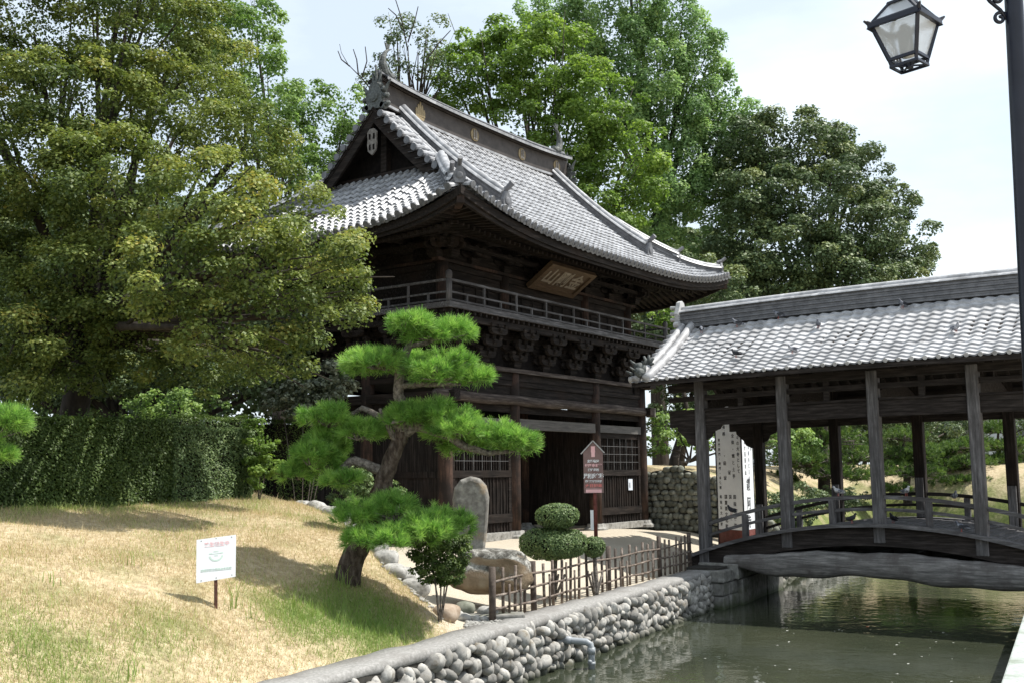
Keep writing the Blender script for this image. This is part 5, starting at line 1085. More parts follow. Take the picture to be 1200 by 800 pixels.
# hedges
def hedge(name, label, x0, x1, yf, depth, h, rnd, n, mat='leaf_hedge', leaf=.045, cat='hedge', zf=None, slope=.33, rot=0):
    """box hedge; front face line y = yf+slope*(x-x0)"""
    t = wempty(name, ((x0+x1)/2, yf+slope*(x1-x0)/2+depth/2, gz((x0+x1)/2, yf+depth/2))); tag(t, label, cat)
    yl = lambda x: yf+slope*(x-x0)
    zg = lambda x: min(gz(x, yl(x)), gz(x, yl(x)+depth))
    zt = (lambda x: zg(x)+h) if zf is None else zf
    mb = MB(); A = []
    for x in np.linspace(x0+.06, x1-.06, 16): A.append([(x, yl(x)+.09, zg(x)-.1), (x, yl(x)+.09, zt(x)-.09), (x, yl(x)+depth-.09, zt(x)-.09), (x, yl(x)+depth-.09, zg(x)-.1)])
    mb.grid(A); mb.add(A[0], [(0, 1, 2, 3)]); mb.add(A[-1], [(3, 2, 1, 0)]); mb.build('dark_core', 'soffit', t)  # solid dark core standing in for the shade behind the leaves
    Lx = x1-x0; areas = np.array([Lx*h, Lx*depth, depth*h, depth*h*.6]); cnt = (n*areas/areas.sum()).astype(int); Ps, Ns = [], []
    for k, c in enumerate(cnt):
        a, b = RNG.random(c), RNG.random(c)
        if k == 0: x = x0+a*Lx; y = yl(x); f = b; nn = np.array([0.2, -1, .1])
        elif k == 1: x = x0+a*Lx; y = yl(x)+b*depth; f = np.ones(c); nn = np.array([0, 0, 1.])
        elif k == 2: x = np.full(c, x1); y = yl(x)+a*depth; f = b; nn = np.array([1, 0, .1])
        else: x = np.full(c, x0); y = yl(x)+a*depth; f = b; nn = np.array([-1, 0, .1])
        zz = np.array([zg(q) for q in x]) if c < 1 else np.interp(x, np.linspace(x0, x1, 20), [zg(q) for q in np.linspace(x0, x1, 20)]); zz2 = np.interp(x, np.linspace(x0, x1, 20), [zt(q) for q in np.linspace(x0, x1, 20)])
        P = np.stack([x, y, zz+(zz2-zz)*f], -1)
        bulge = .06*vnoise(P, 1.3, 21)+.035*vnoise(P, 4.1, 22)+RNG.normal(scale=.022, size=c); P = P+nn*bulge[:, None]
        Ps.append(P); Ns.append(nrm(nn+np.array([0, 0, .7])+RNG.normal(scale=.55, size=(c, 3))))
    ns_ = max(20, n//900)                                   # stray shoots above the clipped top
    for _k in range(ns_):
        x = RNG.uniform(x0+.05, x1-.05); yy = yl(x)+RNG.uniform(-.02, depth*.6); b_ = np.array([x, yy, float(zt(x))]); dr = np.array([RNG.normal()*.25, RNG.normal()*.25-.1, 1.]); hh = RNG.uniform(.05, .22); k_ = 9
        Ps.append(b_+dr*np.linspace(0, hh, k_)[:, None]+RNG.normal(scale=.018, size=(k_, 3))); Ns.append(nrm(RNG.normal(size=(k_, 3))+np.array([0, 0, .5])))
    P = np.concatenate(Ps); Nn = np.concatenate(Ns); T = .42+.10*vnoise(P, 2.2, 5)+RNG.normal(scale=.16, size=len(P))
    quads_np('foliage', leaf_quads(P, Nn, leaf, .36), mat, t, T)
    return t
hp0, hp1 = at(-60, 560, 15.6), at(203, 560, 19.2)
hedge('clipped_hedge', 'long dark green clipped hedge along the top of the grassy bank', hp0[0], hp1[0], hp0[1], 1.3, 1.35, .1, 90000, slope=(hp1[1]-hp0[1])/(hp1[0]-hp0[0]), zf=lambda x: 2.62)
q0, q1 = at(204, 560, 19.15), at(297, 560, 21.6)
hedge('hedge', 'lower end piece of clipped hedge with browned leaf tips beside the gap', q0[0], q1[0], q0[1], 1.4, 1.3, .1, 34000, mat='leaf_box', slope=(q1[1]-q0[1])/(q1[0]-q0[0]), zf=lambda x: 2.56)
q0, q1 = at(210, 560, 23), at(308, 560, 24.5)
hedge('hedge', 'short flat topped hedge standing behind the long hedge', q0[0], q1[0], q0[1], 1.0, 1.3, .1, 16000, slope=(q1[1]-q0[1])/(q1[0]-q0[0]), zf=lambda x: 2.95)
q0, q1 = at(322, 560, 25.5), at(372, 560, 26.5)
hedge('hedge', 'small dark hedge in the gap left of the garden pine', q0[0], q1[0], q0[1], 1.0, 1.6, .1, 11000, slope=(q1[1]-q0[1])/(q1[0]-q0[0]), zf=lambda x: 3.0)
def bush(label, lobes, mat, leaf, sub_r, n_sub, leaves, name='bush', stem=None, cat='bush', **k):
    t = wempty(name, (lobes[0][0], lobes[0][1], gz(lobes[0][0], lobes[0][1]))); tag(t, label, cat)
    P, Nn, T = crown_points(lobes, sub_r, n_sub, leaves, **k); quads_np('foliage', leaf_quads(P, Nn, leaf, .42), mat, t, T)
    mb = MB(); b = Vector(t.location)
    for l in lobes: c = Vector(l[:3]); mb.tube([b-Vector((0, 0, .1)), b.lerp(c, .5)+Vector((.03, 0, 0)), c], [.016, .013, .008], 6)
    mb.build('stem', 'bark_branch', t, True); return t
bush('light green bush at the right end of the hedge, sunlit leaves', [lob(304, 518, 21.4, 18, 26), lob(312, 542, 21.4, 15, 22), lob(300, 552, 21.2, 14, 18)], 'leaf_bright', .06, .14, 160, 120)
bush('silvery leaved bush between the hedge and the gate side', [lob(355, 465, 25, 26, 18), lob(385, 450, 25.5, 22, 18), lob(330, 470, 26, 20, 16), lob(372, 485, 25, 20, 14), lob(400, 440, 26, 14, 14)], 'leaf_grey', .10, .24, 60, 150)
bush('pale green rambling bush showing above the middle of the hedge', [lob(200, 475, 24, 26, 16), lob(165, 480, 24, 20, 14), lob(240, 470, 25, 22, 14), lob(95, 405, 33, 20, 16)], 'leaf_mid', .07, .22, 50, 140)
bush('round clipped bush under the pine beside the standing stone', [lob(515, 650, 15.9, 25, 26), lob(502, 636, 15.7, 20, 18), lob(530, 642, 16, 18, 20), lob(506, 664, 15.8, 20, 16), lob(522, 666, 15.9, 20, 15)], 'leaf_hedge', .036, .10, 520, 150)
bush('bright small bush behind the trunk of the garden pine', [lob(412, 570, 19, 22, 22), lob(432, 590, 19, 18, 16), lob(455, 578, 19.5, 16, 12)], 'leaf_box', .045, .12, 260, 150)
for i, x in enumerate((33.5, 35.2, 37.4, 39.5, 41.8, 44.2, 46.5, 48.6)):  # bushes added so that the water mirrors dark leaves, not the sandy bank
    y = yof(x, 10.5)+random.uniform(-.1, .3); z = gz(x, y); r_ = random.uniform(.55, .8)
    b_ = bush('low dark bush added on the far moat edge to darken the water reflection', [(x, y, z+.25, r_, .42), (x+.5, y+.2, z+.2, r_*.7, .36), (x-.5, y, z+.15, r_*.7, .34)], 'leaf_dark', .09, .22, 26, 120); b_['group'] = 'bushes added to darken the water reflection'
# two tier clipped topiary
def clipped(label, blobs, base, n, leaf=.035, name='topiary', cat='topiary'):
    t = wempty(name, base); tag(t, label, cat); Ps, Ns = [], []; ib = MB()
    for (px, py, D, rx, rz) in blobs:
        c = at(px, py, D); R_ = np.array([rx, rx, rz])*D/FPX; k = n; q = nrm(RNG.normal(size=(k, 3))); qq = nrm(np.sign(q)*np.abs(q)**.8)*np.array([1, 1, 1.0])
        P = c+qq*R_*(1+.05*vnoise(q*3, 1.5, 7)+RNG.normal(scale=.03, size=k))[:, None]; Ps.append(P); Ns.append(nrm(q+RNG.normal(scale=.5, size=(k, 3))+np.array([0, 0, .3])))
        V_, F_ = ico(2); ib.add((V_*R_*.9+c).tolist(), F_)
    P = np.concatenate(Ps); Nn = np.concatenate(Ns); T = .5+.08*vnoise(P, 4, 8)+RNG.normal(scale=.17, size=len(P))
    f = quads_np('foliage', leaf_quads(P, Nn, leaf, .4), 'leaf_box', t, T)
    top = Vector(at(blobs[0][0], blobs[0][1], blobs[0][2])); ib.build('dark_core', 'soffit', t); mb = MB(); b = Vector(base)  # dark ellipsoids stand in for the shade inside the shrub
    mb.tube([b-Vector((0, 0, .1)), Vector((b.x+.03, b.y, b.z+.25)), top], [.06, .05, .03], 8)
    for k in range(4): mb.tube([b-Vector((0, 0, .05)), b+Vector((random.uniform(-.25, .25), random.uniform(-.25, .25), .45))], [.03, .02], 6)
    mb.build('stem', 'bark_branch', t, True)
D_ = 19.6; bp = at(648, 672, D_); 
clipped('two tier clipped green topiary shrub in front of the gate passage', [(653, 604, D_, 25, 15), (636, 636, D_, 27, 18), (650, 638, D_-.2, 24, 17), (664, 636, D_, 24, 17)], (bp[0], bp[1], gz(bp[0], bp[1])), 6500, .036)
bp = at(697, 650, 20.2); clipped('small clipped green ball shrub right of the two tier topiary', [(696, 640, 20.2, 13, 12)], (bp[0], bp[1], gz(bp[0], bp[1])), 2400, .036)
# ------------------------------------------------------------------ pines
def needle_tufts(C, A, n, L, wd, spread=1.0, tint=.5):
    """C tuft centres, A axes; n needles each as thin triangles"""
    m_ = len(C); Cc = np.repeat(C, n, 0); Aa = np.repeat(A, n, 0); k = len(Cc)
    d = nrm(Aa+RNG.normal(scale=.62*spread, size=(k, 3))); ln = (L*RNG.uniform(.65, 1.15, k))[:, None]
    s = nrm(np.cross(d, RNG.normal(size=(k, 3))))*wd*.5
    b = Cc+Aa*RNG.uniform(-.02, .03, k)[:, None]*(L/.1); sag = np.array([0, 0, -1])*ln*.06
    V = np.stack([b-s, b+s, b+d*ln+sag+s*.5, b+d*ln+sag-s*.5], 1).reshape(-1, 3)
    T = np.repeat(np.clip(RNG.normal(tint, .20, m_), 0, 1), n)+RNG.normal(scale=.13, size=k)
    return V, T
def pad_tufts(c, rx, ry, rz, n):
    q = RNG.normal(size=(n, 3)); q[:, 2] = np.abs(q[:, 2])*.9-.25; q = nrm(q); rr = RNG.uniform(.25, 1., n)[:, None]**.45
    P = np.asarray(c)+q*rr*np.array([rx, ry, rz]); P[:, 2] += .05*vnoise(P, 4.5, 31)*(rx/.5)
    A = nrm(q*np.array([.8, .8, .5])+np.array([0, 0, .75])+RNG.normal(scale=.2, size=(n, 3))); return P, A
def pine(name, label, pads, limbs, base, cat='pine tree', n_t=95, n_n=30, L=.105, wd=.0042, mat='needle', bark='bark', tint=.5, group=None):
    t = wempty(name, base); tag(t, label, cat, group); Cs, As = [], []; tw = MB()
    for (px, py, D, wpx, hpx) in pads:
        c = at(px, py, D); s = D/FPX; rx, rz = wpx*s/2*1.10, hpx*s/2; n = max(6, int(n_t*(rx*rx*PI)/.35))
        for k in range(max(1, int(round(rx/.32))*2)):            # a pad is several overlapping clumps
            o = RNG.normal(size=3)*np.array([rx*.42, rx*.42, rz*.22]); P, A = pad_tufts(c+o+np.array([0, 0, -rz*.25]), rx*.66, rx*.66, rz*.78, max(5, n//max(1, int(round(rx/.32)))//2*2)); Cs.append(P); As.append(A)
            for q in P[:: max(1, len(P)//7)]: tw.tube([Vector(c)-Vector((0, 0, rz*.55)), Vector((c+q)/2)-Vector((0, 0, rz*.3)), Vector(q)], [rx*.03, rx*.022, rx*.012], 5)
    C_, A_ = np.concatenate(Cs), np.concatenate(As); V, T = needle_tufts(C_, A_, n_n, L, wd, tint=tint)
    quads_np('needles', V, mat, t, T)
    mb = MB()
    for k, (pts, rad) in enumerate(limbs): 
        PP = [Vector(at(*p)) for p in pts]; QQ, RR = [], []
        for i in range(len(PP)-1):
            for f in (0, .33, .66): QQ.append(PP[i].lerp(PP[i+1], f)+Vector(RNG.normal(size=3))*rad[i]*.10*(i+f > 0)); RR.append(rad[i]*(1-f)+rad[i+1]*f)
        QQ.append(PP[-1]); RR.append(rad[-1]); (mb if k == 0 else tw).tube(QQ, RR, 10 if k == 0 else 8)
    mb.build('trunk', bark, t, True); tw.build('branches', 'bark_branch', t, True)
    return t, len(V)//4
pads = [(472, 382, 15.7, 62, 36), (515, 388, 15.8, 66, 38), (440, 420, 15.5, 80, 40), (425, 428, 16.0, 50, 34), (480, 424, 16.1, 50, 34), (515, 434, 15.5, 80, 40), (548, 440, 15.7, 42, 28),
        (460, 484, 15.4, 70, 40), (500, 482, 15.9, 76, 44), (545, 498, 15.6, 70, 44), (585, 512, 15.7, 70, 42), (618, 520, 15.6, 48, 30), (560, 520, 16.1, 60, 34), (520, 508, 16.2, 56, 30),
        (385, 488, 15.8, 56, 44), (365, 535, 15.6, 66, 44), (350, 552, 15.9, 46, 34), (418, 505, 15.6, 58, 36), (385, 515, 16.0, 60, 40), (410, 558, 15.5, 44, 30), (445, 500, 16.1, 40, 30),
        (465, 598, 15.2, 70, 46), (505, 612, 15.2, 80, 50), (440, 620, 15.0, 58, 40), (480, 622, 15.4, 80, 44), (530, 612, 15.5, 44, 36)]
bz_ = foot(405, 15.7); b0 = at(405, 684, 15.7); bb = (b0[0], b0[1], gz(b0[0], b0[1]))
limbs = [([(403, 692, 15.7), (407, 672, 15.7), (420, 640, 15.7), (436, 602, 15.7), (447, 570, 15.7), (456, 546, 15.7), (466, 520, 15.7), (472, 503, 15.7)], [.24, .19, .165, .15, .14, .125, .11, .10]),
         ([(472, 505, 15.7), (474, 480, 15.7), (466, 455, 15.7), (471, 425, 15.7), (480, 405, 15.7), (483, 388, 15.7)], [.11, .085, .075, .065, .055, .03]),
         ([(470, 506, 15.7), (490, 498, 15.7), (503, 502, 15.6), (528, 510, 15.6), (545, 522, 15.6), (572, 530, 15.6), (605, 528, 15.6)], [.10, .085, .08, .07, .06, .045, .02]),
         ([(448, 552, 15.7), (432, 545, 15.7), (416, 539, 15.7), (398, 548, 15.7), (375, 545, 15.7)], [.08, .075, .07, .05, .025]),
         ([(466, 500, 15.7), (445, 488, 15.7), (425, 478, 15.8), (400, 490, 15.9)], [.06, .05, .04, .02]),
         ([(464, 452, 15.7), (485, 451, 15.7), (515, 450, 15.6), (540, 450, 15.6)], [.05, .045, .035, .02]), ([(480, 405, 15.7), (500, 402, 15.7), (512, 396, 15.7)], [.04, .035, .02]), ([(470, 425, 15.7), (455, 432, 15.7), (440, 430, 15.6)], [.045, .035, .02]),
         ([(437, 604, 15.7), (455, 610, 15.5), (480, 622, 15.3), (510, 625, 15.2)], [.07, .06, .045, .02]), ([(466, 520, 15.7), (450, 490, 15.6), (445, 478, 15.6)], [.05, .04, .02])]
pine('garden_pine', 'leaning garden pine with cloud pruned needle pads in front of the gate', pads, limbs, bb, n_t=44, n_n=64, L=.135, wd=.0058, tint=.62)
pine('edge_pine', 'single needle pad of a pine reaching in at the left edge before the hedge', [(-6, 500, 12, 60, 50), (-10, 525, 12, 66, 40), (-60, 510, 12, 110, 70), (-80, 440, 12.2, 120, 60), (-120, 380, 12.2, 100, 60)],
     [([(-140, 700, 12), (-130, 600, 12), (-110, 540, 12), (-115, 400, 12.2)], [.2, .17, .13, .05]), ([(-120, 560, 12), (-60, 540, 12), (-10, 520, 12)], [.09, .06, .02])], foot(-140, 12), n_t=150, n_n=30, tint=.6)
far = dict(n_t=16, n_n=22, L=.16, wd=.017, mat='needle_far', bark='bark_dark', tint=.5, group='garden pines on the bank beyond the bridge')
pine('garden_pine', 'straight trunked pine on the far bank, leftmost of those seen through the bridge', [(965, 510, 44, 60, 34), (945, 535, 43, 70, 40), (1000, 530, 44, 50, 40), (975, 550, 43, 60, 34), (935, 505, 45, 40, 30), (1005, 555, 44, 36, 26), (960, 485, 44, 60, 40), (925, 560, 44, 40, 30)], [([(967, 600, 44), (967, 570, 44), (962, 530, 44), (960, 500, 44)], [.30, .26, .22, .1])], foot(967, 44), **far)
pine('garden_pine', 'round topped pine on the far bank seen through the middle bay of the bridge', [(1055, 508, 48, 40, 26), (1048, 530, 48, 44, 24), (1075, 530, 48, 46, 22), (1045, 550, 47, 40, 22), (1080, 552, 48, 50, 22), (1060, 540, 48, 34, 20), (1042, 570, 47, 40, 16)], [([(1064, 590, 48), (1062, 570, 48), (1064, 540, 48), (1056, 512, 48)], [.2, .17, .13, .06]), ([(1064, 575, 48), (1078, 572, 48), (1090, 580, 48)], [.09, .07, .04])], foot(1064, 48), **far)
pine('garden_pine', 'leaning low pine on the far bank whose trunk slants to the left', [(1110, 520, 50, 60, 24), (1130, 540, 50, 60, 24), (1105, 545, 50, 50, 22), (1140, 515, 51, 40, 22), (1150, 560, 50, 44, 20), (1115, 562, 49, 50, 18), (1095, 530, 50, 40, 18)], [([(1108, 585, 50), (1122, 568, 50), (1134, 552, 50), (1130, 530, 50)], [.24, .2, .15, .06])], foot(1108, 50), **far)
pine('garden_pine', 'tiered pine on the far bank beside the pale house at the right', [(1170, 500, 52, 36, 24), (1180, 520, 52, 50, 22), (1165, 540, 52, 60, 22), (1185, 560, 52, 50, 22), (1160, 565, 51, 44, 18), (1210, 530, 52, 60, 26)], [([(1160, 600, 52), (1164, 575, 52), (1170, 540, 52), (1170, 505, 52)], [.2, .16, .12, .05])], foot(1160, 52), **far)
# ------------------------------------------------------------------ stones
def rock(name, label, px, py, D, r, mat='stone_light', group=None, rot=0, z=None, ns=.16, sub=3, cat='rock', seed=None):
    p = at(px, py, D); mb = MB(); zz = gz(p[0], p[1]) if z is None else z
    stone_mb(mb, (0, 0, 0), r, rot, 0, ns=ns, sub=sub, seed=seed); o = mb.build(name, mat, None, True); o.location = (p[0], p[1], zz+r[2]*.55); tag(o, label, cat, group); return o
# base boulder and the standing stone
def lichen_mat():                    # tan rock whose upward faces carry pale lichen
    mt, t, b = newmat('lichen_rock'); g = N(t, 'ShaderNodeNewGeometry'); sx_ = N(t, 'ShaderNodeSeparateXYZ'); t.links.new(g.outputs['Normal'], sx_.inputs[0])
    n1 = N(t, 'ShaderNodeTexNoise', Scale=9, Detail=10, Roughness=.75); n2 = N(t, 'ShaderNodeTexNoise', Scale=3, Detail=6)
    for n in (n1, n2): t.links.new(g.outputs['Position'], n.inputs['Vector'])
    a = ramp(t, [(.3, (.10, .075, .045)), (.5, (.26, .19, .12)), (.7, (.36, .30, .21))]); t.links.new(n2.outputs['Fac'], a.inputs['Fac'])
    c = ramp(t, [(.42, (.06, .055, .045)), (.52, (.18, .175, .155)), (.62, (.42, .41, .38))]); t.links.new(n1.outputs['Fac'], c.inputs['Fac'])
    ma = N(t, 'ShaderNodeMath', operation='ADD'); t.links.new(sx_.outputs['Z'], ma.inputs[0]); t.links.new(n2.outputs['Fac'], ma.inputs[1])
    mr = N(t, 'ShaderNodeMapRange'); mr.inputs['From Min'].default_value = .62; mr.inputs['From Max'].default_value = .78; t.links.new(ma.outputs[0], mr.inputs['Value'])
    mx = N(t, 'ShaderNodeMixRGB'); t.links.new(mr.outputs[0], mx.inputs['Fac']); t.links.new(a.outputs[0], mx.inputs[1]); t.links.new(c.outputs[0], mx.inputs[2]); t.links.new(mx.outputs[0], b.inputs['Base Color'])
    b.inputs['Roughness'].default_value = .9; bp = N(t, 'ShaderNodeBump', Strength=.9, Distance=.05); t.links.new(n1.outputs['Fac'], bp.inputs['Height']); t.links.new(bp.outputs['Normal'], b.inputs['Normal']); return mt
p = at(575, 690, 18.0); zb_ = gz(p[0], p[1]); ry_ = Vector((Rv[0], Rv[1], 0)).normalized(); fz = Vector((Fv[0], Fv[1], 0)).normalized()
mb = MB(); V_, F_ = ico(4); U = V_.copy(); U = np.sign(U)*np.abs(U)**.62; U = U*(1+.11*vnoise(V_, 1.8, 77)+.05*vnoise(V_, 5, 78)+.02*vnoise(V_, 14, 79))[:, None]*np.array([.66, .44, .37]); ang = math.atan2(ry_.y, ry_.x)
Mx = np.array(Matrix.Rotation(ang, 3, 'Z')); mb.add((U@Mx.T+np.array([p[0], p[1], .03])).tolist(), F_); o = mb.build('base_boulder', 'base_rock', None, True); o.data.materials[0] = lichen_mat(); tag(o, 'broad flat boulder with white lichen carrying the standing stone', 'boulder')
p2 = at(554, 640, 18.15); bz0 = .40
prof = [(-.22, 0), (-.25, .2), (-.31, .55), (-.335, .85), (-.30, 1.05), (-.2, 1.18), (-.03, 1.24), (.13, 1.2), (.24, 1.08), (.285, .88), (.26, .5), (.23, .2), (.2, 0)]
import bmesh as _bm
mb = MB(); rows = []
for y, s in ((-.15, .82), (-.13, .93), (-.06, 1.), (.06, 1.), (.13, .93), (.15, .82)): rows.append([Vector((p2[0], p2[1], bz0-.03))+ry_*(a*s)+fz*(y+.012*math.sin(b*7))+Vector((0, 0, b*(1-(1-s)*.35))) for a, b in prof])
mb.grid(rows); n = len(prof); mb.add(rows[0], [tuple(range(n))]); mb.add(rows[-1], [tuple(range(n))[::-1]])
o = mb.build('standing_stone', 'stele_stone', None, False); tag(o, 'grey rounded standing stone slab set on a boulder before the gate', 'standing stone'); bv = o.modifiers.new('b', 'BEVEL'); bv.width = .02; bv.segments = 2
ss = [(522, 676, 16.3, .20, 'tan rounded rock at the foot of the round clipped bush', 'koi_'), (536, 676, 16.9, .11, 'grey egg sized rock second in the short row below the boulder', 0), (543, 690, 16.8, .10, 'white smooth egg shaped rock in the row below the boulder', 0), (555, 697, 16.8, .09, 'small pale rock near the end of the row by the fence', 0), (545, 672, 17.3, .17, 'brown rock tucked under the left end of the boulder', 0), (571, 686, 17.2, .15, 'flat pale oval rock lying beneath the middle of the boulder', 0), (567, 704, 16.8, .08, 'smallest grey rock at the end of the row near the fence post', 0)]
for i, (px, py, D, r, lb_t, _) in enumerate(ss): rock('garden_rock', lb_t, px, py, D, (r*1.15, r, r*.72), 'boulder_green' if i == 4 else 'stone_light', 'small rocks below the boulder', i)
mm = noisemat('tan_rock', [(.3, (.22, .16, .11)), (.7, (.42, .35, .28))], nscale=8, rough=.9); bpy.data.objects['garden_rock'].data.materials[0] = mm
mb = MB(); p = at(578, 698, 17.1); M_ = Matrix.Translation((p[0], p[1], gz(p[0], p[1]))) @ Matrix.Rotation(ang, 4, 'Z'); mb.M = M_; mb.box(-.55, .5, -.25, .25, -.1, .09, .02); o = mb.build('stepping_slab', 'ashlar'); tag(o, 'long flat grey stone slab laid in front of the boulder', 'stone slab'); bv = o.modifiers.new('b', 'BEVEL'); bv.width = .03; bv.segments = 2
# edging rocks down the shoulder of the bank
er = [(345, 573, 22.5, .17), (357, 582, 21.8, .18), (370, 589, 21.2, .20), (380, 597, 20.8, .17), (392, 603, 20.3, .20), (403, 612, 19.9, .16), (428, 628, 18.8, .20), (440, 636, 18.2, .18), (450, 646, 17.7, .20), (462, 655, 17.3, .16), (474, 652, 17.6, .22), (487, 661, 17.1, .20), (437, 648, 17.9, .14), (418, 620, 19.3, .17)]
for i, (px, py, D, r) in enumerate(er): rock('edging_rock', 'pale lichen covered rock in the irregular line edging the shoulder of the grass bank', px, py, D, (r*1.2, r, r*.85), 'stone_light', 'rocks edging the grass bank', i*1.3, ns=.22)
mb = MB()
for i in range(420):
    px = random.uniform(545, 590); py = random.uniform(688, 722); D = 16.4+random.uniform(-.3, .5); p = at(px, py, D); k = random.uniform(.012, .045); stone_mb(mb, (p[0], p[1], gz(p[0], p[1])+k*.3), (k*1.3, k, k*.7), random.uniform(0, 3), 0, sub=1)
for i in range(500):
    t_ = random.random(); x = np.interp(t_, [0, 1], [12.6, 15.6]); y = np.interp(x, [12.35, 13.1, 14.6, 15.5], [9.9, 11.8, 14, 16.1])+random.uniform(-.35, .35); k = random.uniform(.012, .05); x += .25+random.uniform(-.1, .3); stone_mb(mb, (x, y, gz(x, y)+k*.3), (k*1.3, k, k*.7), random.uniform(0, 3), 0, sub=1)
tag(mb.build('gravel', 'stone_light', None, True), 'loose pale gravel scattered along the foot of the grass bank', 'gravel', kind='stuff')
# ------------------------------------------------------------------ grass
def grass():
    n = 420000; X = RNG.uniform(4.0, 16.5, n); v = RNG.uniform(VF1-.03, 17.5, n); Y = v+KV*(X-14); ed = edge_dist(X, Y)
    near = np.clip(1.25-(v-VF1)/9, .3, 1); keep = (ed < .25+.15*RNG.normal(size=n)) & (RNG.random(n) < near); X, Y, v = X[keep], Y[keep], v[keep]
    g = greenness(X, Y)+RNG.normal(scale=.16, size=len(X)); den = .5+.35*vnoise(np.stack([X, Y], -1), 2.2, 12)+.8*np.clip(g, 0, 1)
    k2 = RNG.random(len(X)) < den; X, Y, g, v = X[k2], Y[k2], g[k2], v[k2]; n = len(X)
    Z = height(X, Y, True); tall = np.where((RNG.random(n) < .07+.25*np.clip(g-.3, 0, 1)), RNG.uniform(1.6, 3.2, n), 1.)
    H = RNG.uniform(.016, .052, n)*tall*(1+.9*np.clip(g, 0, 1)); a = RNG.uniform(0, 2*PI, n); W = np.where(tall > 1, .0042, .0036)
    s = np.stack([np.cos(a), np.sin(a), np.zeros(n)], -1)*W[:, None]; lean = np.stack([np.cos(a+1.3), np.sin(a+1.3), np.zeros(n)], -1)*(H*RNG.uniform(.1, 1.1, n))[:, None]
    b = np.stack([X, Y, Z-.004], -1); up = np.stack([np.zeros(n), np.zeros(n), H], -1)
    V = np.stack([b-s, b+s, b+lean+up], 1).reshape(-1, 3); T = np.clip(np.where(g+.15*(tall > 1) > .33, .62+.5*(g-.3), .1+.5*RNG.random(n)*.6), 0, 1)
    o = quads_np('grass', V, 'grass_blade', None, T, tri=True); tag(o, 'dry short grass with greener tufts covering the bank', 'grass', kind='stuff')
grass()
# tall weeds at the hedge and by the sign
mb = []; T_ = []
for (px, py, D, n, h) in ((28, 470, 16, 14, .5), (150, 640, 13.6, 5, .22), (275, 715, 13.3, 12, .35), (300, 720, 13.2, 10, .3), (402, 650, 15.4, 12, .35), (150, 790, 10.8, 10, .3), (20, 790, 10.4, 8, .25), (345, 690, 14, 10, .25), (60, 700, 12.2, 6, .22)):
    p = at(px, py, D); z = gz(p[0], p[1]) if py > 500 else 2.55
    for k in range(n):
        a = random.uniform(0, 6.28); l = h*random.uniform(.5, 1.1); b = np.array([p[0]+random.uniform(-.12, .12), p[1]+random.uniform(-.12, .12), z]); d = np.array([math.cos(a), math.sin(a), 0]); s = np.array([-d[1], d[0], 0])*.006
        pts = [b, b+d*l*.12+np.array([0, 0, l*.6]), b+d*l*.4+np.array([0, 0, l*.95]), b+d*l*.75+np.array([0, 0, l*.9])]
        for i in range(3): w0, w1 = 1-i*.3, 1-(i+1)*.3; mb += [pts[i]-s*w0, pts[i]+s*w0, pts[i+1]+s*w1, pts[i+1]-s*w1]; T_.append(.8)
o = quads_np('tall_weeds', np.array(mb), 'grass_blade', None, np.array(T_)); tag(o, 'taller arching green weeds standing in the dry grass', 'weeds', kind='stuff')
# ------------------------------------------------------------------ pale house at the right
hp = at(1215, 560, 70); hs = wempty('house', (hp[0], hp[1], 0)); tag(hs, 'pale blue grey house with windows behind the pines at the right', 'house')
M_ = Matrix.Translation((hp[0], hp[1], 0)) @ Matrix.Rotation(YAW-PI/2, 4, 'Z')
mb = MB(M_); mb.box(-3.0, 8, 0, 6, -.2, 4.9); mb.build('wall', 'house_wall', hs)
mb = MB(M_); mb.box(-3.4, 8.4, -.5, 6.5, 4.91, 5.15); mb.build('roof', 'tile_dark', hs)
for x in (-2.0, .4, 2.8):
    for z in (1.2, 3.2): mb = MB(M_); mb.box(x, x+1.5, -.06, -.01, z, z+1.2); wn = mb.build('window', 'sign_white', hs); q = MB(M_); q.box(x+.08, x+.71, -.075, -.062, z+.08, z+1.12); q.box(x+.79, x+1.42, -.075, -.062, z+.08, z+1.12); q.build('pane', 'house_glass', wn)
# ------------------------------------------------------------------ pigeons
def pigeon_proto(i, mat):
    r = empty('pigeon'); mb = MB()
    mb.tube([(-.20, 0, .075), (-.13, 0, .085), (-.07, 0, .10), (0, 0, .125), (.06, 0, .15), (.095, 0, .185), (.11, 0, .215), (.125, 0, .235), (.145, 0, .232), (.165, 0, .222)], [.012, .026, .045, .062, .058, .038, .027, .028, .020, .005], 10)
    mb.build('body', mat, r, True)
    w_ = MB()
    for s in (-1, 1): w_.prism([(-.17, .0), (-.10, -.02), (0, -.035), (.055, .0), (.04, .035), (-.02, .045), (-.1, .03)], (0, s*.052, .125), (1, 0, 0), (0, 0, 1), (0, s, 0), .012)
    w_.build('wings', 'pigeon_dark' if mat != 'pigeon_pale' else 'pigeon_grey', r)
    l = MB()
    for s in (-1, 1): l.tube([(.01, s*.022, .08), (.015, s*.022, .0)], [.007, .005], 6); l.tube([(-.01, s*.022, .004), (.04, s*.024, .004)], [.005, .003], 5)
    l.build('legs', 'pigeon_leg', r); return r
protos = {}
def pigeon(label, loc, rz, mat, sc=.88):
    if mat not in protos: o = protos[mat] = pigeon_proto(0, mat)
    else: o = copy_tree(protos[mat])
    o.location = loc; o.rotation_euler = (0, 0, rz); o.scale = (sc,)*3; tag(o, label, 'pigeon', 'pigeons about the covered bridge'); return o
def on_rail(px): 
    d = at(px, 585, 1)-C0; t = BN/d[0]; y = d[1]*t; return (BN, y, dk(y)+.645)
def on_deck(px, x=BN-.12, dz=.036):
    d = at(px, 612, 1)-C0; t = x/d[0]; y = d[1]*t; return (x, y, dk(y)+dz)
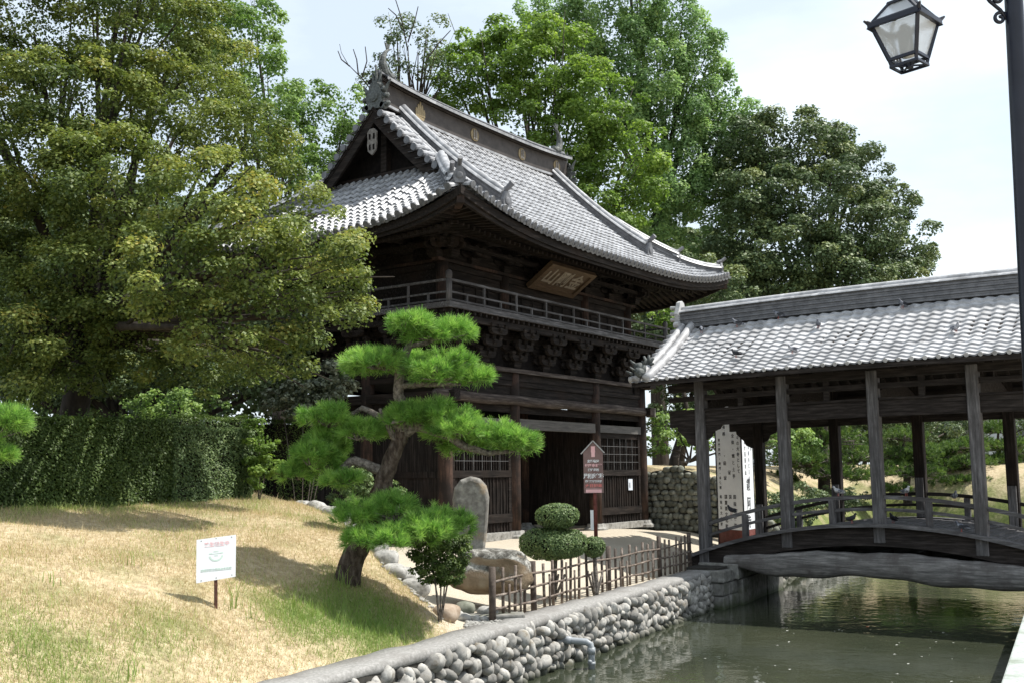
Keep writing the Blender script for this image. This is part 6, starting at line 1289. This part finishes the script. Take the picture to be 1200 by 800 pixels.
def on_roof(px, py):
    best = None
    for u in np.linspace(.15, EX-.05, 80):
        d = at(px, py, 1)-C0; t = (BC-u)/d[0]; y = d[1]*t; z = CAM_Z+d[2]*t; e = abs(z-bz(u, y)-.05)
        if best is None or e < best[0]: best = (e, BC-u, y, bz(u, y)+.05)
    return best[1:]
pigeon('black and white pigeon on the handrail, leftmost of the three over the middle bays', on_rail(983), 2.4, 'pigeon_pale')
pigeon('pale speckled pigeon on the handrail in the middle bay of the bridge', on_rail(1062), 4.0, 'pigeon_pale')
pigeon('dark grey pigeon on the handrail just left of the fourth post', on_rail(1119), 3.6, 'pigeon_grey')
pigeon('black pigeon on the sloping handrail in front of the white notice pillar', on_rail(857), 1.2, 'pigeon_dark')
pigeon('dark pigeon on the deck edge just left of the third post', on_deck(998), -1.9, 'pigeon_dark')
pigeon('dark pigeon on the deck just right of the third post', on_deck(1047, BN+.5, .02), .8, 'pigeon_dark')
pigeon('dark hunched pigeon on the deck edge left of the fourth post', on_deck(1127), 1.5, 'pigeon_grey')
for lb_t, px, py, rz, mt in (('grey pigeon on the bridge roof tiles near the verge at the gate end', 822, 390, .5, 'pigeon_grey'), ('grey pigeon on the upper roof tiles just below the left part of the ridge', 864, 383, 2.0, 'pigeon_grey'), ('black pigeon low on the bridge roof tiles above the first bay', 863, 419, 1.4, 'pigeon_dark'), ('pale pigeon low on the bridge roof above the second post', 929, 414, 2.5, 'pigeon_pale'), ('grey pigeon in the middle of the bridge roof slope', 959, 385, 3.4, 'pigeon_grey'), ('plump grey pigeon at the foot of the roof ridge tiles', 1058, 362, 2.7, 'pigeon_grey'), ('pale pigeon on the bridge roof nearest the street lamp', 1120, 390, 3.9, 'pigeon_pale')):
    pigeon(lb_t, on_roof(px, py), rz, mt)
q = on_roof(915, 366); pigeon('pigeon perched on the side of the layered ridge tiles', (BC-.30, q[1], bz(.3, q[1])+.09), 1.8, 'pigeon_grey')
# ------------------------------------------------------------------ koi and floating flecks
def wpt(px, py): d = at(px, py, 1)-C0; t = (WZ-CAM_Z)/d[2]; return (d[0]*t, d[1]*t, WZ)
for i, (px, py, rz, lb_t) in enumerate(((1018, 733, 3.3, 'orange and white koi just breaking the dark water under the bridge shadow'), (1105, 741, .3, 'faint pale koi in the water right of the orange koi'))):
    mb = MB(); mb.tube([(-.26, 0, 0), (-.16, .015, 0), (-.05, 0, 0), (.08, -.01, 0), (.18, 0, 0), (.24, .01, 0)], [.008, .028, .045, .055, .04, .012], 10); mb.prism([(0, -.01), (-.12, -.06), (-.09, 0), (-.12, .06), (0, .01)], (-.24, 0, -.004), (1, 0, 0), (0, 1, 0), (0, 0, 1), .008)
    o = mb.build('koi', 'koi_orange' if i == 0 else 'boulder_green', None, True); p = wpt(px, py); o.location = (p[0], p[1], WZ-.044); o.rotation_euler = (0, 0, rz); tag(o, lb_t, 'koi')
mb = MB()
for i in range(60):
    px, py = random.uniform(800, 1190), random.uniform(700, 800)
    if i < 12: px, py = random.choice([(930, 742), (867, 732), (949, 758), (911, 756), (1117, 753), (1097, 752), (1110, 786), (887, 790), (993, 795), (1171, 775), (941, 725), (1090, 759)])
    p = wpt(px, py); a = random.uniform(0, 3); k = random.uniform(.012, .03); mb.add([(p[0]+math.cos(a+b)*k*(1 if b % 2 else .6), p[1]+math.sin(a+b)*k, WZ+.006+.004*(b % 2)) for b in (0, 1.6, 3.1, 4.7)], [(0, 1, 2, 3)])
tag(mb.build('floating_petals', 'floating_white'), 'tiny pale flecks floating on the moat', 'floating flecks', kind='stuff')
